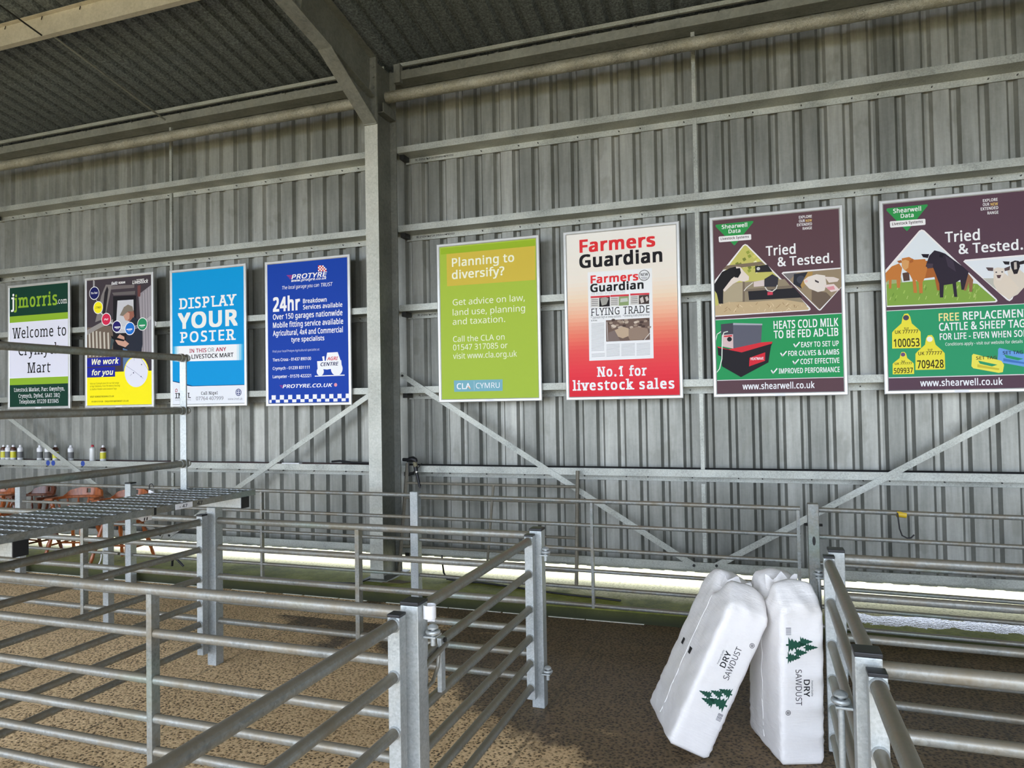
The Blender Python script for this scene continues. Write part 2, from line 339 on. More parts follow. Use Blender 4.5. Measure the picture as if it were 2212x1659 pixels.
for x0, x1, side in BAYS:
    for gi, z in enumerate(GZ):
        y0 = 0.035
        g = thing('wall_girt', '%s horizontal galvanised Z-section rail on the sheeting %s of the column' % (ORD[gi], side), 'rail', (x0, y0, z), 'sheeting rails across the wall')
        xa, xb = x0 + 0.073 if x0 > -5 else x0, x1 - 0.073
        b = MB()
        b.box(xa, xb, y0, y0 + 0.003, z, z + 0.062); b.box(xa, xb, y0 + 0.003, y0 + 0.017, z + 0.058, z + 0.062)
        b.box(xa, xb, y0, YS - 0.002, z - 0.003, z); b.box(xa, xb, YS - 0.005, YS - 0.002, z - 0.062, z - 0.003); b.box(xa, xb, YS - 0.02, YS - 0.005, z - 0.064, z - 0.061)
        b.build('girt_section', M_girt, g)
        x = xa + 0.25; k = 0
        while x < xb - 0.1:
            if x > -9.4:
                if screw_me is None:
                    s_ = MB().lathe((x, YS - 0.006, z - 0.03), [(0.0, 0), (0.006, 0), (0.004, 0.02), (0.0, 0.022)], 6, 0, (0, -1, 0)).build('screw_tip', M_bolt, g); screw_me = (s_.data, Vector((x, YS - 0.006, z - 0.03)) - g.location)
                else:
                    s_ = bpy.data.objects.new('screw_tip', screw_me[0]); C.objects.link(s_); s_.parent = g; s_.location = Vector((x, YS - 0.006, z - 0.03)) - g.location - screw_me[1]
            x += (0.2, 0.4, 0.4)[k % 3]; k += 1
        if side == 'right': stamp_jobs.append((g, xa + 0.11, z - 0.035, 7 - gi if gi < 3 else 6 - gi))
        MB().box(xa, xa + 0.05, y0 + 0.05, YS - 0.03, z - 0.05, z - 0.004).build('end_cleat', M_bolt, g)
        if side == 'left' and gi == 4:
            for px in (-8.346, -8.259, -7.768): MB().lathe((px, y0 - 0.0015, z + 0.03), [(0, 0), (0.033, 0), (0.031, 0.0012), (0, 0.0012)], 14, 0, (0, 1, 0)).build('paint_mark', plain('blue_marker_paint', (14, 60, 150), 0.5), g)['label'] = 'round dab of blue marker paint'
    # vertical ties between the rails at mid-bay
    xm = -6.415 if side == 'left' else -0.482
    levels = (5.16,) + GZ
    for k in range(6):
        za, zb_ = levels[k + 1] + 0.004, levels[k] - 0.066
        if k == 0: zb_ = 5.07
        t = MB(); t.box(xm - 0.017, xm + 0.017, 0.06, 0.063, za, zb_); t.box(xm - 0.017, xm - 0.014, 0.063, 0.085, za, zb_); t.box(xm + 0.014, xm + 0.017, 0.063, 0.085, za, zb_)
        tag(t.build('sag_tie', M_girt), 'vertical tie %s, %s of the column' % (('between the eaves beam and the topmost wall rail', 'between the topmost and second wall rails', 'between the second and third wall rails', 'between the third and fourth wall rails', 'between the fourth and fifth wall rails', 'between the fifth and lowest wall rails')[k], side), 'tie', 'mid-bay ties of the wall rails')
    # eaves beam, roof edge strip and the round tie tube
    ev = thing('eaves_beam', 'galvanised eaves beam along the top of the wall %s of the column' % side, 'beam', (x0, 0.0, 5.1))
    xa, xb = x0 + 0.08, x1 - 0.08
    b = MB(); b.box(xa, xb, 0.0, 0.003, 5.10, 5.185); b.box(xa, xb, 0.003, 0.05, 5.182, 5.185); b.box(xa, xb, 0.0, 0.18, 5.097, 5.10); b.build('beam_section', M_steel, ev)
    b = MB(); b.box(xa, xb, 0.06, 0.062, 5.25, 5.30); b.box(xa, xb, 0.035, 0.062, 5.248, 5.25); b.build('edge_trim', M_girt, ev)
    MB().box(xb - 0.07 if side == 'left' else xa, xb if side == 'left' else xa + 0.07, -0.03, 0.03, 5.06, 5.25).build('end_bracket', M_steel, ev)
    x = xa + 0.3
    while x < xb:
        if x > -9.3: MB().path([(x, -0.004, 5.21), (x + 0.004, -0.018, 5.165)], 0.003, 6).build('screw_tail', M_bolt, ev)
        x += 0.72
    tt = thing('tie_tube', 'rough round galvanised tie tube under the eaves %s of the column' % side, 'tube', (x0, -0.18, 4.845))
    MB().path([(xa + (xb - xa) * i / 40, -0.18, 4.847) for i in range(41)], 0.056, 24).build('tube', None, tt)
M_tube = galv('rough_galvanised_tube', (84, 82, 68), (190, 188, 174), 60, 0.35, 0.5, 0.6, (104, 98, 74))
tn = M_tube.node_tree; bp = [n_ for n_ in tn.nodes if n_.type == 'BUMP'][0]; bp.inputs['Strength'].default_value = 0.9; bp.inputs['Distance'].default_value = 0.012
for nn_ in tn.nodes:
    if nn_.type == 'TEX_NOISE' and nn_.inputs['Scale'].default_value > 50: nn_.inputs['Scale'].default_value = 38
for o in bpy.data.objects:
    if o.name.split('.')[0] == 'tube' and o.type == 'MESH': o.data.materials.clear(); o.data.materials.append(M_tube)
# roof purlins and their slim tie rods
M_purlin = galv('bright_purlin', (168, 162, 144), (206, 200, 184), 16, 0.3, 0.45, 0.3)
for k, y in enumerate((-1.44, -3.0, -4.55, -6.1, -7.65, -9.2)):
    for x0, x1, side in BAYS:
        zt = ROOF(y) - 0.004
        p = thing('roof_purlin', ('bright galvanised roof purlin high at the top left' if side == 'left' else 'roof purlin nearest the wall over the right-hand bay') if k == 0 else '%s roof purlin further from the wall over the %s bay' % (('second', 'third', 'fourth', 'fifth', 'sixth')[k - 1], side), 'purlin', (x0, y, zt), 'roof purlins')
        b = MB(); xa, xb = x0 + 0.01, x1 - 0.01
        b.box(xa, xb, y, y + 0.003, zt - 0.2, zt); b.box(xa, xb, y, y + 0.06, zt - 0.203, zt - 0.2); b.box(xa, xb, y - 0.05, y, zt - 0.013, zt - 0.01); b.box(xa, xb, y + 0.057, y + 0.06, zt - 0.2, zt - 0.185)
        b.build('purlin_section', M_purlin, p)
        if k == 0 and side == 'left':
            for q in range(9): MB().path([(-9.0 + q * 0.5, y - 0.002, zt - 0.01), (-9.0 + q * 0.5, y - 0.012, zt - 0.05)], 0.004, 6).build('screw_tail', M_bolt, p)
tag(MB().tube((-6.43, -1.39, 5.455), (-6.43, 0.0, 5.135), 0.011, 8).build('roof_tie', M_steel), 'slim roof tie sloping from the bright purlin down to the eaves beam', 'tie')
tag(MB().tube((-6.43, -1.50, 5.40), (-6.43, -2.96, 5.70), 0.008, 8).build('roof_tie', M_bolt), 'thin dark tie rod crossing the bright purlin at the top left corner', 'tie')
# diagonal flat braces
def brace(name_label, a, c):
    t = thing('diagonal_brace', name_label, 'brace', (a[0], 0.0, a[1]), 'diagonal wall braces'); d = Vector((c[0] - a[0], 0, c[1] - a[1])); L = d.length; d.normalize(); n = Vector((-d.z, 0, d.x))
    b = MB(); b.prism([(0, -0.026), (L, -0.026), (L, 0.026), (0, 0.026)], tuple(d), tuple(n), (0, 1, 0), 0.005, (a[0], 0.028, a[1])); b.build('flat_bar', M_girt, t)
    for q in (0.03, L - 0.03): MB().lathe(Vector((a[0], 0.027, a[1])) + d * q, [(0, 0), (0.013, 0), (0.013, -0.008), (0, -0.008)], 6, 0, (0, 1, 0)).build('bolt', M_bolt, t)
brace('pale flat brace falling rightwards from the column below the green poster', (-3.435, 2.095), (-0.55, 0.315))
brace('pale flat brace rising to the lower right corner of the wall', (-0.41, 0.325), (2.35, 1.955))
brace('pale flat brace falling leftwards from the column below the dark blue poster', (-3.60, 2.005), (-6.46, 0.315))
brace('pale flat brace at the far left passing in front of the spray cans', (-9.42, 1.925), (-6.54, 0.315))
# ---------------------------------------------------------------- sheep pens
RZ = (1.0, 0.812, 0.61, 0.443, 0.302, 0.160)       # rail heights of the mid and front rows
SUNK = 0.0
def post(name, X, Y, label, h=1.045, s=0.0375, cap=True, mat=None, cat='post'):
    p = thing('fence_post', label, cat, (X, Y, 0), 'pen posts')
    MB().box(X - s, X + s, Y - s, Y + s, 0.0, h - 0.012).build('post_shaft', mat or M_box, p, 0.004)
    if cap: MB().box(X - s - 0.001, X + s + 0.001, Y - s - 0.001, Y + s + 0.001, h - 0.012, h + 0.002).build('post_cap', M_cap, p, 0.003)['label'] = 'black plastic cap'
    return p
def hurdle(label, p0, p1, zs=RZ, r=0.0205, rt=0.0235, ends=(0, 0), stiles=(), dz=(0.0, 0.0), zst=None, mat=None, endh=1.035, group='pen hurdles', name='pen_hurdle'):
    p0, p1 = Vector((p0[0], p0[1], 0)), Vector((p1[0], p1[1], 0)); d = (p1 - p0).normalized(); L = (p1 - p0).length
    t = thing(name, label, 'hurdle', ((p0 + p1) / 2)[:], group); mat = mat or M_rail
    for k, z in enumerate(zs):
        a = p0 + Vector((0, 0, z + dz[0])); c = p1 + Vector((0, 0, z + dz[1])); rr = rt if k == 0 else r
        rail = MB(); rail.tube(a, c, rr, 16); rail.build('rail', mat, t)
        for e, (pt, sgn) in enumerate(((a, 1), (c, -1))):
            if ends[e]: MB().lathe(pt + d * sgn * 0.001, [(rr, 0), (rr + 0.005, 0), (rr + 0.003, 0.006), (rr, 0.009)], 14, 0, tuple(d * sgn)).build('weld_bead', M_box, t)
    nrm = Vector((-d.y, d.x, 0))
    for e, pt in enumerate((p0, p1)):
        if not ends[e]: continue
        s = -1 if e == 0 else 1; c = pt + d * s * 0.023
        M = Matrix(((d.x, nrm.x, 0, c.x), (d.y, nrm.y, 0, c.y), (0, 0, 1, 0), (0, 0, 0, 1)))
        ep = MB().box(-0.025, 0.025, -0.025, 0.025, 0.09 + dz[e], endh - 0.008 + dz[e], 0, M).build('end_post', M_box, t, 0.003)
        MB().box(-0.026, 0.026, -0.026, 0.026, endh - 0.008 + dz[e], endh + 0.003 + dz[e], 0, M).build('end_cap', M_cap, ep, 0.002)['label'] = 'black plastic cap'
    for q in stiles:
        c = p0 + d * q; dzz = dz[0] + (dz[1] - dz[0]) * q / L
        M = Matrix(((d.x, nrm.x, 0, c.x), (d.y, nrm.y, 0, c.y), (0, 0, 1, 0), (0, 0, 0, 1))); w_ = r * 0.72
        MB().box(-w_, w_, -r * 1.1, r * 1.1, zs[-1] - 0.02 + dzz, zs[0] - rt * 0.6 + dzz, 0, M).build('stile', mat, t)
    return t
# far row, along the kerb
FZ = (0.990, 0.797, 0.604, 0.433, 0.296, 0.158); YFAR = -0.775
post('p', -7.715, YFAR, 'capped square post at the far left before the orange-brown chairs', 1.035)
post('p', -6.135, YFAR, 'capped square post in front of the rightmost wooden chair', 1.035)
post('p', -2.875, YFAR, 'uncapped square post below the black spray lance', 1.035, cap=False)
t = thing('fence_post', 'flat plate post with a slot, left of the near corner of the right pen', 'post', (0.345, -0.85, 0), 'pen posts')
b = MB(); b.box(0.309, 0.385, -0.87, -0.805, 0.0, 1.025); b.build('post_shaft', M_rail, t, 0.006)
MB().lathe((0.347, -0.8715, 0.76), [(0, 0), (0.011, 0), (0.011, 0.004), (0, 0.004)], 12, 0, (0, 1, 0)).build('x', M_bolt, t)
o = t.children[-1]; o.name = 'slot'; o.scale = (1, 1, 3.0); o.location = (0, 0, -0.735 * 2 - 0.05); 
for sx_ in (0.298, 0.396): MB().lathe((sx_, -0.84, 0.87), [(0, -0.012), (0.011, -0.012), (0.011, 0.012), (0, 0.012)], 6, 0, (1, 0, 0)).build('bolt', M_bolt, t)
hurdle('far hurdle at the left edge, behind the walkway', (-9.3, YFAR), (-7.7525, YFAR), FZ, 0.0155, 0.0175, dz=(0.01, 0))
hurdle('far hurdle in front of the orange-brown chairs', (-7.6775, YFAR), (-6.1725, YFAR), FZ, 0.0155, 0.0175)
hurdle('far hurdle with a thin stile, crossing in front of the steel column', (-6.0975, YFAR), (-2.9125, YFAR), FZ, 0.0155, 0.0175, stiles=(1.593,))
hurdle('far hurdle behind the two white sawdust bags', (-2.8375, YFAR), (0.262, YFAR - 0.03), FZ, 0.0155, 0.0175, ends=(0, 0), stiles=(1.545, 3.085), dz=(0, -0.012))
hurdle('far hurdle with a yellow-taped black strap, at the right edge', (0.386, -0.83), (3.4, -0.88), FZ, 0.0155, 0.0175, dz=(-0.012, -0.035))
# mid row
YM = -2.36
post('p', -3.64, YM, 'square post that carries the far end of the steel walkway', 1.107, cap=False)
post('p', -1.265, YM, 'capped square post at the far end of the gate left of the sawdust bags', 1.045)
post('p', 0.345, -2.49, 'capped square post beside the top of the right-hand sawdust bag', 1.03)
post('p', -5.12, -1.93, 'square post with a slide bolt and a wire loop, under the walkway', 1.04, 0.03)
hurdle('middle-row hurdle under the walkway, left of the walkway post', (-6.05, YM), (-3.6775, YM), stiles=(1.18,))
hurdle('middle-row hurdle between the walkway post and the gate post', (-3.6025, YM), (-1.3025, YM), stiles=(1.12,), r=0.0205)
hurdle('middle-row hurdle of the right pen, far side', (0.3825, -2.49), (3.0, -2.53), stiles=(1.45,), dz=(-0.018, -0.028))
# front row
YN = -3.965
post('p', -1.262, YN, 'nearest capped corner post of the left pen, with a white plastic ring', 1.05)
post('p', -3.64, YN, 'capped square post under the near end of the walkway', 1.045)
post('p', 0.283, -4.06, 'nearest capped corner post of the right pen, bottom right', 1.045)
hurdle('front-row hurdle of the left pen, nearest to the viewer', (-3.6025, YN), (-1.2995, YN), stiles=(1.065,))
hurdle('front-row hurdle of the right pen, bottom right corner', (0.3205, -4.06), (2.6, -4.08), stiles=(1.3,), dz=(-0.008, -0.008))
# hurdles running towards the wall
g1 = hurdle('gate hurdle on the left of the alley, running back to the gate post', (-1.285, -3.850), (-1.285, -2.470), ends=(1, 1), dz=(-0.012, -0.015))
g2 = hurdle('nearest hurdle on the left of the alley, running out of the bottom edge', (-1.285, -5.50), (-1.285, -4.08), ends=(1, 1), dz=(-0.01, -0.012))
g3 = hurdle('hurdle on the right of the alley that the sawdust bags lean on', (0.305, -3.95), (0.305, -2.60), ends=(1, 1), dz=(-0.018, -0.025))
g4 = hurdle('nearest hurdle on the right of the alley, running out of the bottom edge', (0.297, -5.50), (0.297, -4.17), ends=(1, 1), dz=(-0.018, -0.022))
g5 = hurdle('hurdle under the walkway, running back to the walkway post', (-3.672, -3.86), (-3.672, -2.47), ends=(0, 1), dz=(0.0, 0.002), endh=1.05)
def lug(t, X, Y, z, sx_, dn=0.035):
    """hinge lug: ring on the post, pin through it"""
    b = MB(); b.box(X, X + sx_ * 0.05, Y - 0.03, Y + 0.03, z - 0.006, z + 0.002); b.build('hinge_lug', M_box, t, 0.002)
    b = MB(); ring = [(X + sx_ * 0.033 + 0.021 * math.cos(a * PI / 8), Y - 0.012 + 0.021 * math.sin(a * PI / 8), z + 0.016) for a in range(17)]; b.path(ring, 0.008, 8); b.build('hinge_ring', M_box, t)
    b = MB(); b.lathe((X + sx_ * 0.033, Y - 0.012, z), [(0, -dn), (0.0095, -dn), (0.0095, 0.03), (0.021, 0.03), (0.021, 0.036), (0.014, 0.043), (0, 0.046)], 14); b.build('hinge_pin', M_box, t)
lug(g1, -1.2235, -3.935, 0.915, 1); lug(g1, -1.2265, -2.42, 0.905, 1); lug(g1, -1.2265, -2.42, 0.22, 1)
lug(g4, 0.2445, -4.02, 0.86, -1, 0.7); lug(g3, 0.30, -2.44, 0.875, -1, 0.3)
# slide-bolt latch of the gate hurdle
b = MB(); b.box(-1.272, -1.252, -3.745, -3.705, 0.615, 0.835); b.build('latch_plate', M_box, g1, 0.003)
b = MB(); b.path([(-1.25, -3.70, 0.80), (-1.25, -3.93, 0.775)], 0.011, 10); b.path([(-1.25, -3.77, 0.79), (-1.25, -3.785, 0.735), (-1.25, -3.83, 0.695), (-1.25, -3.89, 0.69), (-1.25, -3.93, 0.72)], 0.008, 8); b.build('slide_bolt', M_rail, g1)
MB().lathe((-1.248, -3.725, 0.825), [(0, 0), (0.011, 0), (0.011, 0.008), (0, 0.008)], 6, 0, (1, 0, 0)).build('latch_bolt', M_bolt, g1)
p230 = [o for o in bpy.data.objects if o.get('label', '').startswith('square post with a slide bolt')][0]
b = MB(); b.path([(-5.12, -1.97, 0.62), (-4.96, -1.97, 0.615)], 0.013, 10); b.build('slide_bolt', M_rail, p230)
b = MB(); b.path([(-5.15 - 0.085 + 0.085 * math.cos(a), -1.97, 0.6 + 0.11 * math.sin(a)) for a in [PI + i * PI / 12 for i in range(13)]], 0.005, 6); b.build('wire_loop', M_white, p230)['label'] = 'pale hanging loop'
# small things on the fences
b = MB(); b.path([(-1.215 + 0.022 * math.cos(a * PI / 9), -3.95 + 0.022 * math.sin(a * PI / 9), 1.012) for a in range(-7, 8)], 0.003, 6)
t = thing('plastic_ring', 'split white plastic ring on the corner post of the left pen', 'ring', (-1.2, -3.955, 1.0)); b = MB()
n_ = 16; vs = []
for i in range(n_ + 1):
    a = -2.6 + 5.0 * i / n_
    for rr in (0.022, 0.0245):
        for zz in (0.985 - 0.02 * (i > 11), 1.035): vs.append((-1.199 + rr * math.cos(a), -3.955 + rr * math.sin(a), zz))
fs = []
for i in range(n_):
    o_ = 4 * i; p_ = 4 * i + 4; fs += [(o_, p_, p_ + 1, o_ + 1), (o_ + 2, o_ + 3, p_ + 3, p_ + 2), (o_, o_ + 2, p_ + 2, p_), (o_ + 1, p_ + 1, p_ + 3, o_ + 3)]
b.add(vs, fs, 0, True); b.build('ring_band', M_white, t)
t = thing('strap', 'black strap hanging from yellow tape on the far right hurdle', 'strap', (0.89, -0.85, 0.97))
b = MB(); b.path([(0.885 + 0.06 * i / 6, -0.842, 0.968 - 0.001 * i) for i in range(7)], 0.0215, 12); b.build('yellow_tape', plain('yellow_tape', (206, 172, 40), 0.5), t)['label'] = 'yellow tape wrap'
b = MB(); b.path([(0.886, -0.868, 0.98), (0.89, -0.872, 0.93), (0.896, -0.872, 0.87), (0.91, -0.872, 0.825), (0.94, -0.872, 0.808), (0.965, -0.872, 0.812), (0.985, -0.872, 0.833)], 0.005, 8); b.build('strap_tail', M_black, t)
t = thing('hook_tag', 'white plastic tag on a black hook, on the far hurdle by the right chair', 'tag', (-5.83, -0.8, 1.0))
b = MB(); b.path([(-5.835 + 0.028 * math.cos(a), -0.80, 1.0 + 0.03 * math.sin(a)) for a in [-0.2 + i * 0.35 for i in range(10)]] + [(-5.86, -0.80, 0.965)], 0.004, 6); b.build('hook', M_black, t)
b = MB(); b.prism([(-5.865, 0.97), (-5.84, 0.965), (-5.79, 0.945), (-5.765, 0.92), (-5.80, 0.905), (-5.86, 0.885), (-5.885, 0.905), (-5.87, 0.935)], (1, 0, 0), (0, 0, 1), (0, 1, 0), 0.012, (0, -0.806, 0)); b.build('tag_plate', M_white, t, 0.003)
# loose hurdle leaning on the wall
t = thing('loose_hurdle', 'thin brownish spare hurdle leaning on the wall behind the far row', 'hurdle', (-2.5, -0.1, 0.1))
yl = lambda z: -0.13 + (z - 0.1) * 0.105
for z in (1.003, 0.859, 0.544, 0.388, 0.245): MB().tube((-3.36, yl(z), z), (-1.60, yl(z), z), 0.0125, 10).build('rail', M_old, t)
MB().path([(-3.345, yl(1.2), 1.2), (-3.40, yl(0.1), 0.1)], 0.02, 4).build('stile', M_old, t); MB().path([(-1.595, yl(1.15), 1.15), (-1.60, yl(0.1), 0.1)], 0.017, 10).build('stile', M_old, t); MB().path([(-2.42, yl(1.0), 1.0), (-2.47, yl(0.22), 0.22)], 0.013, 8).build('brace', M_old, t)
# ---------------------------------------------------------------- walkway
wk = thing('steel_walkway', 'raised open-grating steel walkway with handrail over the left pen', 'walkway', (-3.66, -3.2, 1.1))
xa, xb, ya, yb = -3.955, -3.345, -5.6, -2.30; zt = 1.215
for i in range(21):
    x = xa + 0.012 + (xb - xa - 0.024) * i / 20; MB().box(x - 0.0025, x + 0.0025, ya, yb, zt - 0.03, zt + 0.001).build('bearing_bar', M_rail, wk)
def twisted(x0, x1, y, z):
    q = MB(); n = 48; vs = []
    for i in range(n + 1):
        x = x0 + (x1 - x0) * i / n; an = i * 0.42
        for k in range(4): vs.append((x, y + 0.0062 * math.cos(an + k * PI / 2), z + 0.0062 * math.sin(an + k * PI / 2)))
    return q.add(vs, [(4 * i + k, 4 * i + (k + 1) % 4, 4 * i + 4 + (k + 1) % 4, 4 * i + 4 + k) for i in range(n) for k in range(4)])
y = yb - 0.03
while y > ya:
    twisted(xa + 0.002, xb - 0.002, y, zt - 0.001).build('cross_rod', M_box, wk); y -= 0.1
b = MB()
for x in (xa - 0.006, xb): b.box(x, x + 0.006, ya, yb, zt - 0.036, zt + 0.001)
b.box(xa, xb, yb, yb + 0.006, zt - 0.036, zt + 0.001); b.build('edge_angle', M_rail, wk)
for y in (-2.42, -3.98):
    cb = MB().box(-4.0, -3.331, y - 0.0375, y + 0.0375, zt - 0.107, zt - 0.036).build('crossbeam', M_box, wk, 0.004)
    MB().box(-3.331, -3.324, y - 0.039, y + 0.039, zt - 0.109, zt - 0.034).build('beam_cap', M_cap, cb, 0.002)['label'] = 'black plastic end cap'
MB().box(-3.89, -3.835, -2.415, -2.403, zt, 2.155).build('handrail_post', M_box, wk, 0.002)
for z, nm in ((2.15, 'handrail'), (1.775, 'handrail'), (1.40, 'handrail')):
    hr = MB().tube((-3.86, -5.6, z), (-3.86, -2.44, z), 0.0235, 16).build(nm, M_old if False else M_rail, wk)
    MB().lathe((-3.86, -2.40, z), [(0, -0.045), (0.03, -0.045), (0.03, -0.02), (0.02, -0.015), (0.02, 0.015), (0.028, 0.02), (0.022, 0.035), (0, 0.04)], 14, 0, (0, 1, 0)).build('rail_fitting', M_rail, hr)
pl = MB(); pl.box(-3.339, -3.3365, -3.02, -2.885, zt - 0.034, zt - 0.001); np_ = pl.build('number_plate', M_white, wk); np_['label'] = 'white number plate reading 47'
pl = MB(); pl.prism([(0, 0), (0.10, 0.0), (0.12, -0.028), (0.05, -0.028)], (0, 1, 0), (0.6, 0, 1), (1, 0, 0), 0.002, (-3.36, -3.28, zt - 0.042)); np2 = pl.build('hanging_plate', M_white, wk); np2['label'] = 'white plate hanging under the edge'
b = MB()
for q in (0.05, 0.068): b.prism([(q, -0.006), (q + 0.008, -0.006), (q + 0.016, -0.025), (q + 0.008, -0.025)], (0, 1, 0), (0.6, 0, 1), (1, 0, 0), 0.0005, (-3.3575, -3.28, zt - 0.042))
b.build('number_strokes', M_ink, np2)
MB().box(-3.341, -3.337, -3.18, -3.165, zt - 0.04, zt + 0.002).build('cable_tie', M_black, wk)
